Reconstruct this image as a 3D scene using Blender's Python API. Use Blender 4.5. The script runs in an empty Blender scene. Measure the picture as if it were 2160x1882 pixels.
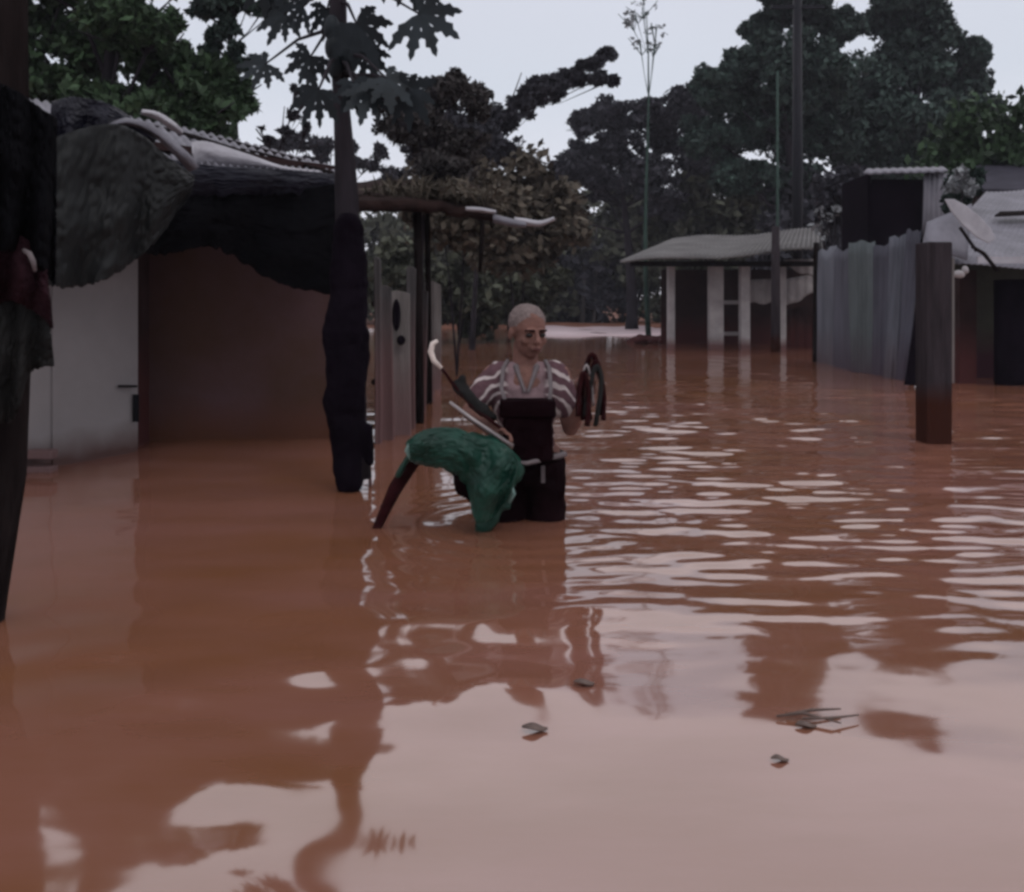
import bpy, bmesh, math, random
import numpy as np
from mathutils import Vector, Matrix, noise

# ------------------------------------------------------------------ camera, sky, sun, exposure
SC = bpy.context.scene
COL = SC.collection
F = 2075.0; W = 2160.0; HY = 655.0; HC = 1.0
cam_d = bpy.data.cameras.new('camera'); cam = bpy.data.objects.new('camera', cam_d); COL.objects.link(cam)
cam.location = (0, 0, HC); cam.rotation_euler = (math.radians(90), 0, 0)
cam_d.sensor_fit = 'HORIZONTAL'; cam_d.sensor_width = 36; cam_d.lens = 36*F/W
cam_d.shift_y = -(941-HY)/W
cam_d.clip_start = 0.05; cam_d.clip_end = 2000
SC.camera = cam
SC.cycles.filter_width = 3.1
SC.cycles.max_bounces = 6; SC.cycles.diffuse_bounces = 3; SC.cycles.glossy_bounces = 3
SC.view_settings.view_transform = 'Standard'; SC.view_settings.look = 'None'
SC.view_settings.exposure = 0.07; SC.view_settings.gamma = 1.0

SUN_EL, SUN_ROT = math.radians(52), math.radians(150)
wd = bpy.data.worlds.new('World'); SC.world = wd; wd.use_nodes = True
nt = wd.node_tree; nt.nodes.clear()
wo = nt.nodes.new('ShaderNodeOutputWorld'); bg = nt.nodes.new('ShaderNodeBackground')
sky = nt.nodes.new('ShaderNodeTexSky'); sky.sky_type = 'NISHITA'; sky.sun_disc = False
sky.sun_elevation = SUN_EL; sky.sun_rotation = SUN_ROT
tc = nt.nodes.new('ShaderNodeTexCoord'); sep = nt.nodes.new('ShaderNodeSeparateXYZ')
nt.links.new(tc.outputs['Generated'], sep.inputs[0])
ramp = nt.nodes.new('ShaderNodeValToRGB')               # overcast: lavender low, brighter overhead (in units of the sky strength)
e = ramp.color_ramp.elements
e[0].position = 0.0; e[0].color = (.83, .81, .88, 1)
e[1].position = 1.0; e[1].color = (.88, .88, .94, 1)
m = e.new(0.22); m.color = (.62, .655, .73, 1)
m = e.new(0.305); m.color = (.63, .65, .73, 1)
m = e.new(0.37); m.color = (1.0, .93, .97, 1)
m = e.new(0.47); m.color = (.88, .86, .90, 1)
nt.links.new(sep.outputs['Z'], ramp.inputs[0])
nz = nt.nodes.new('ShaderNodeTexNoise'); nz.inputs['Scale'].default_value = 1.6; nz.inputs['Detail'].default_value = 3
nt.links.new(tc.outputs['Generated'], nz.inputs['Vector'])
mr = nt.nodes.new('ShaderNodeMapRange'); mr.inputs[3].default_value = 9.6; mr.inputs[4].default_value = 11.6
nt.links.new(nz.outputs['Fac'], mr.inputs[0])
vm = nt.nodes.new('ShaderNodeVectorMath'); vm.operation = 'SCALE'
nt.links.new(ramp.outputs[0], vm.inputs[0]); nt.links.new(mr.outputs[0], vm.inputs['Scale'])
mix = nt.nodes.new('ShaderNodeMixRGB'); mix.inputs[0].default_value = 0.94
nt.links.new(sky.outputs[0], mix.inputs[1]); nt.links.new(vm.outputs[0], mix.inputs[2])
nt.links.new(mix.outputs[0], bg.inputs[0]); bg.inputs[1].default_value = 0.1
nt.links.new(bg.outputs[0], wo.inputs[0])

sd = bpy.data.lights.new('sun', 'SUN'); sd.energy = 0.5; sd.angle = math.radians(14); sd.color = (1, .95, .92)
sun = bpy.data.objects.new('sun', sd); COL.objects.link(sun)
sdir = Vector((math.sin(SUN_ROT)*math.cos(SUN_EL), math.cos(SUN_ROT)*math.cos(SUN_EL), math.sin(SUN_EL)))
sun.rotation_euler = sdir.to_track_quat('Z', 'Y').to_euler()

# ------------------------------------------------------------------ helpers
def P(px, py, D):                      # photo pixel at a distance of D metres -> world point
    return Vector(((px-1080)/F*D, D, HC+(HY-py)/F*D))
def wl(px, D, z=0.0): return Vector(((px-1080)/F*D, D, z))
ORG = {}
def tag(o, label=None, cat=None, group=None, kind=None):
    if label: o['label'] = label
    if cat: o['category'] = cat
    if group: o['group'] = group
    if kind: o['kind'] = kind
    return o
def thing(name, label, cat, loc, group=None):
    o = bpy.data.objects.new(name, None); COL.objects.link(o); o.location = loc
    o.empty_display_size = .2
    ORG[o.name] = Vector(loc)
    return tag(o, label, cat, group)

class MB:
    def __init__(s): s.v = []; s.f = []; s.n = 0
    def add(s, vs, fs):
        s.v.extend([tuple(v) for v in vs]); s.f.extend([tuple(i+s.n for i in f) for f in fs]); s.n = len(s.v); return s
    def box(s, a, b, rz=0, taper=1.0):
        a = Vector(a); b = Vector(b); c = (a+b)/2; h = (b-a)/2
        vs = []
        for sx, sy, sz in ((-1,-1,-1),(1,-1,-1),(1,1,-1),(-1,1,-1),(-1,-1,1),(1,-1,1),(1,1,1),(-1,1,1)):
            k = taper if sz > 0 else 1
            x, y = sx*h.x*k, sy*h.y*k
            vs.append((c.x+x*math.cos(rz)-y*math.sin(rz), c.y+x*math.sin(rz)+y*math.cos(rz), c.z+sz*h.z))
        return s.add(vs, [(0,3,2,1),(4,5,6,7),(0,1,5,4),(1,2,6,5),(2,3,7,6),(3,0,4,7)])
    def tube(s, pts, rads, n=8, wob=0, flat=1.0):
        pts = [Vector(p) for p in pts]
        if not hasattr(rads, '__len__'): rads = [rads]*len(pts)
        rings = []
        up = Vector((0.13, -0.97, 0.2))
        for i, p in enumerate(pts):
            t = (pts[min(i+1, len(pts)-1)] - pts[max(i-1, 0)]).normalized()
            a = t.cross(up)
            if a.length < .05: a = t.cross(Vector((1,0,0)))
            a.normalize(); b = t.cross(a)
            ring = []
            for k in range(n):
                an = 2*math.pi*k/n
                r = rads[i]*(1+wob*noise.noise(p*3+Vector((k*1.3, i*.7, 0))))
                ring.append(p + a*math.cos(an)*r + b*math.sin(an)*r*flat)
            rings.append(ring)
        vs = [v for r in rings for v in r]; fs = []
        for i in range(len(rings)-1):
            for k in range(n):
                k2 = (k+1) % n
                fs.append((i*n+k, i*n+k2, (i+1)*n+k2, (i+1)*n+k))
        fs.append(tuple(range(n-1, -1, -1))); fs.append(tuple((len(rings)-1)*n+k for k in range(n)))
        return s.add(vs, fs)
    def ball(s, c, r, seg=16, rings=10, rot=None):
        c = Vector(c); r = Vector(r) if hasattr(r, '__len__') else Vector((r, r, r))
        vs = [Vector((0,0,r.z))]; fs = []
        for i in range(1, rings):
            th = math.pi*i/rings
            for k in range(seg):
                ph = 2*math.pi*k/seg
                vs.append(Vector((r.x*math.sin(th)*math.cos(ph), r.y*math.sin(th)*math.sin(ph), r.z*math.cos(th))))
        vs.append(Vector((0,0,-r.z)))
        for k in range(seg):
            k2 = (k+1) % seg
            fs.append((0, 1+k, 1+k2)); fs.append((len(vs)-1, 1+(rings-2)*seg+k2, 1+(rings-2)*seg+k))
            for i in range(rings-2):
                a = 1+i*seg
                fs.append((a+k, a+seg+k, a+seg+k2, a+k2))
        if rot: vs = [rot @ v for v in vs]
        return s.add([c+v for v in vs], fs)
    def cap(s, p0, p1, r0, r1, n=12):          # rounded tapered limb
        p0 = Vector(p0); p1 = Vector(p1)
        d = (p1-p0).normalized()
        pts = []; rr = []
        for a in (-85, -60, -30): pts.append(p0 + d*math.sin(math.radians(a))*r0); rr.append(r0*math.cos(math.radians(a)))
        for t in (0, .25, .5, .75, 1): pts.append(p0.lerp(p1, t)); rr.append(r0+(r1-r0)*t)
        for a in (30, 60, 85): pts.append(p1 + d*math.sin(math.radians(a))*r1); rr.append(r1*math.cos(math.radians(a)))
        return s.tube(pts, rr, n)
    def patch(s, fn, nu, nv, th=.012):         # closed slab over fn(u, v)
        g = [[Vector(fn(i/nu, j/nv)) for i in range(nu+1)] for j in range(nv+1)]
        top, bot = [], []
        for j in range(nv+1):
            for i in range(nu+1):
                du = g[j][min(i+1, nu)]-g[j][max(i-1, 0)]; dv = g[min(j+1, nv)][i]-g[max(j-1, 0)][i]
                n_ = du.cross(dv)
                n_ = n_.normalized() if n_.length > 1e-9 else Vector((0,0,1))
                top.append(g[j][i]+n_*th/2); bot.append(g[j][i]-n_*th/2)
        N = len(top); w = nu+1; fs = []
        for j in range(nv):
            for i in range(nu):
                a, b, c, d = j*w+i, j*w+i+1, (j+1)*w+i+1, (j+1)*w+i
                fs.append((a, b, c, d)); fs.append((N+d, N+c, N+b, N+a))
        for i in range(nu):
            fs.append((i+1, i, N+i, N+i+1)); a = nv*w+i; fs.append((a, a+1, N+a+1, N+a))
        for j in range(nv):
            a = j*w; fs.append((a, a+w, N+a+w, N+a)); a = j*w+nu; fs.append((a+w, a, N+a, N+a+w))
        return s.add(top+bot, fs)
    def build(s, name, mat, parent=None, smooth=False, loc=None, root=None, mods=None):
        org = Vector((0,0,0))
        if parent is not None: org = ORG[parent.name]
        elif loc is not None: org = Vector(loc)
        me = bpy.data.meshes.new(name)
        me.from_pydata([(v[0]-org.x, v[1]-org.y, v[2]-org.z) for v in s.v], [], s.f)
        me.materials.append(mat); me.update()
        if smooth: me.polygons.foreach_set('use_smooth', [True]*len(me.polygons))
        o = bpy.data.objects.new(name, me); COL.objects.link(o)
        if parent is not None:
            o.parent = parent; ORG[o.name] = org
        else:
            o.location = org; ORG[o.name] = org
        for k in (mods or []):
            if k[0] == 'remesh':
                md = o.modifiers.new('remesh', 'REMESH'); md.mode = 'VOXEL'; md.voxel_size = k[1]; md.use_smooth_shade = True
            if k[0] == 'smooth':
                md = o.modifiers.new('smooth', 'SMOOTH'); md.factor = .5; md.iterations = k[1]
            if k[0] == 'bevel':
                md = o.modifiers.new('bevel', 'BEVEL'); md.width = k[1]; md.segments = 2; md.limit_method = 'ANGLE'
            if k[0] == 'disp':
                tx = bpy.data.textures.new('fold_noise', 'CLOUDS'); tx.noise_scale = k[2]; tx.noise_depth = 2
                md = o.modifiers.new('displace', 'DISPLACE'); md.texture = tx; md.strength = k[1]; md.mid_level = .5
        return o

def mat(name, col, rough=.8, spec=.3, var=.25, scale=6, bump=0.0, bscale=30, metal=0, col2=None, island=0.0, stretch=(1,1,1), trans=None, mud=None):
    m = bpy.data.materials.new(name); m.use_nodes = True
    n = m.node_tree.nodes; L = m.node_tree.links; b = n['Principled BSDF']
    b.inputs['Roughness'].default_value = rough; b.inputs['Metallic'].default_value = metal
    b.inputs['Specular IOR Level'].default_value = spec*.5
    geo = n.new('ShaderNodeNewGeometry'); tcn = n.new('ShaderNodeTexCoord')
    mp = n.new('ShaderNodeMapping'); mp.inputs['Scale'].default_value = stretch
    L.new(tcn.outputs['Object'], mp.inputs[0])
    ns = n.new('ShaderNodeTexNoise'); ns.inputs['Scale'].default_value = scale; ns.inputs['Detail'].default_value = 6
    ns.inputs['Roughness'].default_value = .62
    L.new(mp.outputs[0], ns.inputs['Vector'])
    r = n.new('ShaderNodeValToRGB'); ee = r.color_ramp.elements
    c2 = col2 or tuple(c*(1+var) for c in col)
    ee[0].position = .3; ee[0].color = (*[c*(1-var) for c in col], 1)
    ee[1].position = .7; ee[1].color = (*c2, 1)
    L.new(ns.outputs['Fac'], r.inputs[0]); out = r.outputs[0]
    if island:
        mm = n.new('ShaderNodeMapRange'); mm.inputs[3].default_value = 1-island; mm.inputs[4].default_value = 1+island
        L.new(geo.outputs['Random Per Island'], mm.inputs[0])
        vv = n.new('ShaderNodeVectorMath'); vv.operation = 'SCALE'
        L.new(out, vv.inputs[0]); L.new(mm.outputs[0], vv.inputs['Scale']); out = vv.outputs[0]
    if mud:                                # a flood-mud band on the wall: height above water, with a ragged edge
        sx = n.new('ShaderNodeSeparateXYZ'); L.new(geo.outputs['Position'], sx.inputs[0])
        n2 = n.new('ShaderNodeTexNoise'); n2.inputs['Scale'].default_value = 3.5; n2.inputs['Detail'].default_value = 5
        L.new(geo.outputs['Position'], n2.inputs['Vector'])
        a = n.new('ShaderNodeMath'); a.operation = 'MULTIPLY_ADD'; a.inputs[1].default_value = mud[2]; 
        L.new(n2.outputs['Fac'], a.inputs[0]); L.new(sx.outputs['Z'], a.inputs[2])
        q = n.new('ShaderNodeMapRange'); q.inputs[1].default_value = mud[0]+mud[2]*.5-mud[3]; q.inputs[2].default_value = mud[0]+mud[2]*.5+mud[3]
        q.inputs[3].default_value = 1; q.inputs[4].default_value = 0
        L.new(a.outputs[0], q.inputs[0])
        mx = n.new('ShaderNodeMixRGB'); mx.inputs[2].default_value = (*mud[1], 1)
        L.new(q.outputs[0], mx.inputs[0]); L.new(out, mx.inputs[1]); out = mx.outputs[0]
    L.new(out, b.inputs['Base Color'])
    if bump:
        nb = n.new('ShaderNodeTexNoise'); nb.inputs['Scale'].default_value = bscale; nb.inputs['Detail'].default_value = 5
        L.new(mp.outputs[0], nb.inputs['Vector'])
        bp = n.new('ShaderNodeBump'); bp.inputs['Strength'].default_value = bump; bp.inputs['Distance'].default_value = .02
        L.new(nb.outputs['Fac'], bp.inputs['Height']); L.new(bp.outputs[0], b.inputs['Normal'])
    return m

MUD = (.085, .038, .026)
M = dict(
 leaf=mat('leaf_dark_green', (0.0340,0.0600,0.0300), .6, .3, .5, .7, island=.6),
 leaf_blue=mat('leaf_blue_green', (0.0310,0.0500,0.0420), .6, .3, .5, .5, island=.6),
 leaf_olive=mat('leaf_olive', (0.0560,0.0600,0.0440), .7, .2, .4, .7, island=.6),
 leaf_brown=mat('leaf_brown', (0.0700,0.0600,0.0480), .8, .2, .4, .9, island=.6),
 leaf_dusk=mat('leaf_dusk', (0.0500,0.0460,0.0460), .8, .2, .4, .9, island=.6),
 leaf_purple=mat('leaf_dusky', (0.0400,0.0400,0.0480), .8, .2, .4, .9, island=.6),
 leaf_pale=mat('leaf_pale', (.20,.21,.22), .6, .3, .3, 1, island=.5),
 papaya=mat('papaya_leaf', (0.0140,0.0190,0.0230), .55, .3, .4, 4, island=.3),
 bark=mat('bark', (0.0200,0.0170,0.0210), .9, .2, .4, 9, .7, 25, stretch=(1,1,.25)),
 bark_pale=mat('bark_pale', (.10,.095,.095), .9, .2, .4, 5, .4, 25, stretch=(1,1,.25)),
 wall=mat('painted_wall', (0.2250,0.2100,0.2150), .85, .2, .10, 1.3, .25, 18, mud=(.13, (.085,.05,.046), .16, .10)),
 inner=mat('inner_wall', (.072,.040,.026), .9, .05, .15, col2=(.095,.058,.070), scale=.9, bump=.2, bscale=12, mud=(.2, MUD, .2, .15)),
 tarp=mat('grey_tarp', (0.0110,0.0120,0.0125), .55, .3, .25, 2.2, .35, 7),
 tarp_black=mat('black_tarp', (0.0040,0.0040,0.0050), .95, .04, .3, 2.2, .35, 7),
 tarp_navy=mat('navy_tarp', (0.0050,0.0050,0.0120), .5, .3, .3, 2.2, .35, 7),
 cloth_dark=mat('dark_cloth', (0.0060,0.0040,0.0070), .95, .04, .4, 3, .5, 14),
 cloth_grey=mat('grey_cloth', (0.0160,0.0160,0.0160), .9, .1, .5, 4, .6, 14),
 cloth_red=mat('dull_red_cloth', (0.0180,0.0070,0.0100), .9, .1, .4, 4, .5, 14),
 curtain=mat('mauve_curtain', (0.1100,0.0650,0.0850), .9, .1, .3, 3, .3, 14, mud=(.25, MUD, .2, .12)),
 zinc=mat('weathered_zinc', (0.1500,0.1450,0.1700), .55, .4, .35, 2.5, .15, 30, metal=.15, stretch=(1,1,.3)),
 zinc_pale=mat('pale_zinc', (0.3300,0.3200,0.3500), .5, .4, .25, 2.5, .15, 30, metal=.15),
 zinc_fence=mat('zinc_fence', (0.1000,0.1050,0.1280), .6, .35, .4, 2.0, .15, 30, metal=.1, stretch=(1,1,.25), mud=(.35, (.075,.055,.065), .5, .35)),
 zinc_fence_dull=mat('zinc_fence_dull', (0.0620,0.0620,0.0800), .7, .3, .4, 2.0, .15, 30, stretch=(1,1,.25), mud=(.35, (.055,.04,.055), .5, .35)),
 zinc_fence_green=mat('zinc_fence_green', (0.0850,0.1000,0.1050), .7, .3, .4, 2.0, .15, 30, stretch=(1,1,.25), mud=(.35, (.06,.045,.055), .5, .35)),
 plank=mat('grey_plank', (0.0750,0.0700,0.0720), .9, .15, .4, 5, .5, 30, stretch=(3,3,.3), mud=(.75, (.12,.07,.07), .6, .35)),
 plank_pale=mat('pale_plank', (0.1700,0.1550,0.1500), .9, .15, .3, 5, .5, 30, stretch=(3,3,.3), mud=(.5, (.15,.095,.095), .4, .3)),
 wood_dark=mat('dark_wood', (0.0120,0.0090,0.0090), .95, .04, .5, 7, .6, 30, stretch=(2,2,.3)),
 post=mat('weathered_post', (0.0340,0.0280,0.0320), .95, .04, .4, 7, .7, 30, stretch=(2,2,.25), mud=(.38, (.038,.014,.010), .12, .08)),
 white=mat('whitewash', (0.3300,0.3100,0.3150), .85, .2, .25, 3, .2, 20, mud=(.22, (.14,.08,.08), .15, .12)),
 roof_grey=mat('grey_roof', (0.1300,0.1250,0.1250), .85, .2, .35, 1.2, .2, 12),
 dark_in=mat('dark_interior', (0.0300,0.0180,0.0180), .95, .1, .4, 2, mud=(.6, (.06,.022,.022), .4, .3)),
 thatch=mat('thatch', (0.0220,0.0130,0.0120), .95, .1, .5, 6, .8, 25),
 metal_dark=mat('dark_metal', (0.0080,0.0080,0.0110), .5, .4, .3, 8, metal=.5),
 greenpaint=mat('green_pole', (0.0300,0.0550,0.0450), .7, .3, .3, 4),
 skin=mat('skin', (0.1650,0.0850,0.0700), .75, .25, .30, 14, .4, 60),
 skin_shade=mat('lips', (.09,.035,.035), .5, .3, .1, 9),
 eye=mat('dark_eye', (.012,.008,.008), .3, .5, .1, 9),
 hair=mat('short_grey_hair', (0.1900,0.1500,0.1450), .9, .2, .4, 60, .8, 120),
 trousers=mat('wet_trousers', (0.0070,0.0030,0.0040), .95, .04, .5, 9, .5, 25),
 bag=mat('black_bag', (0.0060,0.0020,0.0030), .95, .04, .4, 9, .4, 25),
 buckle=mat('grey_webbing', (.13,.11,.115), .8, .3, .2, 20),
 sack=mat('green_plastic', (.0065,.038,.026), .40, .45, .5, 5, .5, 9),
 sack_pale=mat('pale_green_plastic', (.15,.24,.22), .35, .5, .3, 9, .4, 22),
 stick=mat('red_brown_wood', (0.0220,0.0060,0.0070), .95, .04, .5, 14, .5, 30),
 steel=mat('dull_steel', (.30,.27,.27), .4, .5, .2, 20, metal=.6),
 cane=mat('pale_cane', (.62,.54,.50), .45, .5, .2, 20),
 debris=mat('wet_leaf', (.10,.07,.06), .6, .4, .4, 30),
 glare_pale=mat('painted_sky_glare', (.42,.33,.35), .5, .4, .3, 1.2, .4, 5, stretch=(.3,1,1)),  # pale tone carries the sky glare of the far water
 ground=mat('red_earth', (.14,.065,.045), .95, .1, .4, .8, .3, 8),
)
# striped shirt: real printed bands that run round each shoulder
def shirt_mat():
    m = mat('striped_shirt', (.20,.135,.145), .9, .1, .2, 12, .5, 30)
    n = m.node_tree.nodes; L = m.node_tree.links; b = n['Principled BSDF']
    src = b.inputs['Base Color'].links[0].from_socket
    t = n.new('ShaderNodeTexCoord'); sx = n.new('ShaderNodeSeparateXYZ'); L.new(t.outputs['Object'], sx.inputs[0])
    ab = n.new('ShaderNodeMath'); ab.operation = 'ABSOLUTE'; L.new(sx.outputs['X'], ab.inputs[0])
    cb = n.new('ShaderNodeCombineXYZ'); L.new(ab.outputs[0], cb.inputs[0]); L.new(sx.outputs['Z'], cb.inputs[2])
    ds = n.new('ShaderNodeVectorMath'); ds.operation = 'DISTANCE'; L.new(cb.outputs[0], ds.inputs[0]); ds.inputs[1].default_value = (.085, 0, .50)
    nn = n.new('ShaderNodeTexNoise'); nn.inputs['Scale'].default_value = 9; L.new(t.outputs['Object'], nn.inputs['Vector'])
    ma = n.new('ShaderNodeMath'); ma.operation = 'MULTIPLY_ADD'; ma.inputs[1].default_value = .09; L.new(nn.outputs['Fac'], ma.inputs[0]); L.new(ds.outputs['Value'], ma.inputs[2])
    sn = n.new('ShaderNodeMath'); sn.operation = 'MULTIPLY'; sn.inputs[1].default_value = 2*math.pi/.050; L.new(ma.outputs[0], sn.inputs[0])
    s2 = n.new('ShaderNodeMath'); s2.operation = 'SINE'; L.new(sn.outputs[0], s2.inputs[0])
    rp = n.new('ShaderNodeValToRGB'); rp.color_ramp.elements[0].position = .35; rp.color_ramp.elements[0].color = (.10,.055,.065,1)
    rp.color_ramp.elements[1].position = .75; rp.color_ramp.elements[1].color = (.46,.40,.395,1)
    L.new(s2.outputs[0], rp.inputs[0])
    mk = n.new('ShaderNodeMapRange'); mk.inputs[1].default_value = .080; mk.inputs[2].default_value = .105; L.new(ab.outputs[0], mk.inputs[0])
    mx = n.new('ShaderNodeMixRGB'); L.new(mk.outputs[0], mx.inputs[0]); L.new(src, mx.inputs[1]); L.new(rp.outputs[0], mx.inputs[2])
    L.new(mx.outputs[0], b.inputs['Base Color'])
    return m
M['shirt'] = shirt_mat()

# ------------------------------------------------------------------ the setting: ground, pale bank painted as sky glare, water
def sheet(name, xs, ys, zf, m, kind='structure', smooth=True):
    X, Y = np.meshgrid(xs, ys); Z = zf(X, Y)
    nx, ny = len(xs), len(ys)
    co = np.stack([X, Y, Z], -1).reshape(-1, 3).astype(np.float32)
    i = np.arange((nx-1)*(ny-1)); r, c = i//(nx-1), i % (nx-1)
    a = r*nx+c
    q = np.stack([a, a+1, a+nx+1, a+nx], -1).reshape(-1).astype(np.int32)
    me = bpy.data.meshes.new(name); me.vertices.add(len(co)); me.vertices.foreach_set('co', co.reshape(-1))
    me.loops.add(len(q)); me.loops.foreach_set('vertex_index', q)
    me.polygons.add(len(q)//4); me.polygons.foreach_set('loop_start', np.arange(0, len(q), 4, dtype=np.int32))
    me.polygons.foreach_set('loop_total', np.full(len(q)//4, 4, dtype=np.int32))
    me.update(calc_edges=True)
    if smooth: me.polygons.foreach_set('use_smooth', np.ones(len(q)//4, dtype=bool))
    me.materials.append(m)
    o = bpy.data.objects.new(name, me); COL.objects.link(o); o['kind'] = kind
    return o
def sstep(x, a, b):
    t = np.clip((x-a)/(b-a), 0, 1); return t*t*(3-2*t)
def land(X, Y):
    h = -0.75 + 0.0*X
    h = h + sstep(Y, 46, 62)*1.0 + .05*np.sin(X*.9+Y*.3)
    h = h + sstep(np.abs(X), 60, 140)*1.5
    return h + sstep(Y, 70, 300)*4
sheet('ground', np.concatenate([np.linspace(-400,-60,20), np.linspace(-55,55,80), np.linspace(60,400,20)]),
      np.concatenate([np.linspace(-60,40,30), np.linspace(42,75,40), np.linspace(80,600,30)]), land, M['ground'])

def waves(X, Y, lam, slope, seed, n=46, aniso=1.0):
    rg = np.random.default_rng(seed); h = np.zeros_like(X)
    for i in range(n):
        l = lam[0]*(lam[1]/lam[0])**rg.random()
        th = rg.normal(math.pi/2, .55*aniso) if aniso < 3 else rg.random()*math.pi
        k = 2*math.pi/l; a = slope*l/(2*math.pi)*math.sqrt(2/n)
        h += a*np.sin(k*(X*math.cos(th)+Y*math.sin(th))+rg.random()*6.28)
    return h
def water_h(X, Y):
    rip = sstep(X, -.05, .75)*sstep(Y, 3.0, 4.2)*(1-sstep(Y, 11, 18))
    rip = np.maximum(rip, .55*sstep(X, -.1, .5)*sstep(Y, 2.75, 3.3)*(1-sstep(Y, 11, 18)))
    patch = .62+.30*np.sin(X*1.3+.6*Y)*np.sin(Y*.9-X*.5+1)+.22*np.sin(X*3.1-Y*1.7)*np.sin(Y*2.3+X)
    near = sstep(Y, .5, 1.5)*(1-sstep(Y, 20, 30))
    h = waves(X, Y, (.45, 1.3), .014, 3, 30, 4)*near
    h += waves(X, Y, (.10, .30), .105, 5, 80, .45)*rip*patch
    h += waves(X, Y, (.45, .8), .030, 8, 24, .6)*rip
    h += waves(X, Y, (.10, .25), .010, 9, 40, 4)*near*sstep(X, -2.5, 0)*(1-sstep(Y, 8, 12))*sstep(Y, 2.3, 3.0)
    h += waves(X, Y, (.45, 1.0), .012, 23, 18, 1.15)*sstep(Y, .8, 1.6)*(1-sstep(Y, 3.2, 4.6))*(1-sstep(X, .3, 1.0))
    h += waves(X, Y, (.24, .50), .024, 31, 22, 4)*sstep(Y, 1.4, 1.7)*(1-sstep(Y, 3.0, 4.0))*(1-sstep(X, -.2, .3))
    r = np.hypot(X-.08, Y-4.62)                       # rings round the wader
    h += .0013*np.exp(-((r-.5)/.5)**2)*np.sin(2*math.pi*r/.16)
    return h
xs = np.concatenate([[-400,-150,-60,-30,-15,-9], np.linspace(-6,-1.2,150), np.linspace(-1.17,6.5,330), [8,11,16,25,40,80,160,400]])
ys = [-60, -20, -5, -1, .3, 1.0]; y = 1.35
while y < 22: ys.append(y); y += max(.012, .0036*y)
ys = np.array(ys+[23,25,28,32,38,46,60,90,200,600])
mw = bpy.data.materials.new('muddy_water'); mw.use_nodes = True
n = mw.node_tree.nodes; L = mw.node_tree.links; b = n['Principled BSDF']
b.inputs['Roughness'].default_value = .06; b.inputs['IOR'].default_value = 2.35
g = n.new('ShaderNodeNewGeometry'); t1 = n.new('ShaderNodeTexNoise'); t1.inputs['Scale'].default_value = .55; t1.inputs['Detail'].default_value = 4
L.new(g.outputs['Position'], t1.inputs['Vector'])
r1 = n.new('ShaderNodeValToRGB'); r1.color_ramp.elements[0].position = .35; r1.color_ramp.elements[0].color = (.172,.069,.028,1)
r1.color_ramp.elements[1].position = .65; r1.color_ramp.elements[1].color = (.225,.099,.076,1)
ts = n.new('ShaderNodeTexNoise'); ts.inputs['Scale'].default_value = 1.7; ts.inputs['Detail'].default_value = 7; ts.inputs['Roughness'].default_value = .7
mps = n.new('ShaderNodeMapping'); mps.inputs['Scale'].default_value = (.5, 1.6, 1); L.new(g.outputs['Position'], mps.inputs[0]); L.new(mps.outputs[0], ts.inputs['Vector'])
av = n.new('ShaderNodeMath'); av.operation = 'MULTIPLY_ADD'; av.inputs[1].default_value = .45; L.new(ts.outputs['Fac'], av.inputs[0])
a2 = n.new('ShaderNodeMath'); a2.operation = 'MULTIPLY'; a2.inputs[1].default_value = .58; L.new(t1.outputs['Fac'], a2.inputs[0]); L.new(a2.outputs[0], av.inputs[2])
L.new(av.outputs[0], r1.inputs[0]); L.new(r1.outputs[0], b.inputs['Base Color'])
t2 = n.new('ShaderNodeTexNoise'); t2.inputs['Scale'].default_value = 3.0; t2.inputs['Detail'].default_value = 2
mp = n.new('ShaderNodeMapping'); mp.inputs['Scale'].default_value = (.6, 1, 1); L.new(g.outputs['Position'], mp.inputs[0]); L.new(mp.outputs[0], t2.inputs['Vector'])
bp = n.new('ShaderNodeBump'); bp.inputs['Strength'].default_value = 1; bp.inputs['Distance'].default_value = .004
L.new(t2.outputs['Fac'], bp.inputs['Height']); L.new(bp.outputs[0], b.inputs['Normal'])
sheet('water', xs, ys, water_h, mw)

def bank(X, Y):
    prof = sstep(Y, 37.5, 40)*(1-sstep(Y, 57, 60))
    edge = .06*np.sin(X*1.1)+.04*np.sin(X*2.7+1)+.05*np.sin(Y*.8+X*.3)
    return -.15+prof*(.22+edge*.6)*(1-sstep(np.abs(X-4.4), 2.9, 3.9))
sheet('glare_bank', np.linspace(-8, 16, 90), np.linspace(37, 61, 60), bank, M['glare_pale'])  # low strip whose pale colour stands in for sky reflected far out

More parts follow.
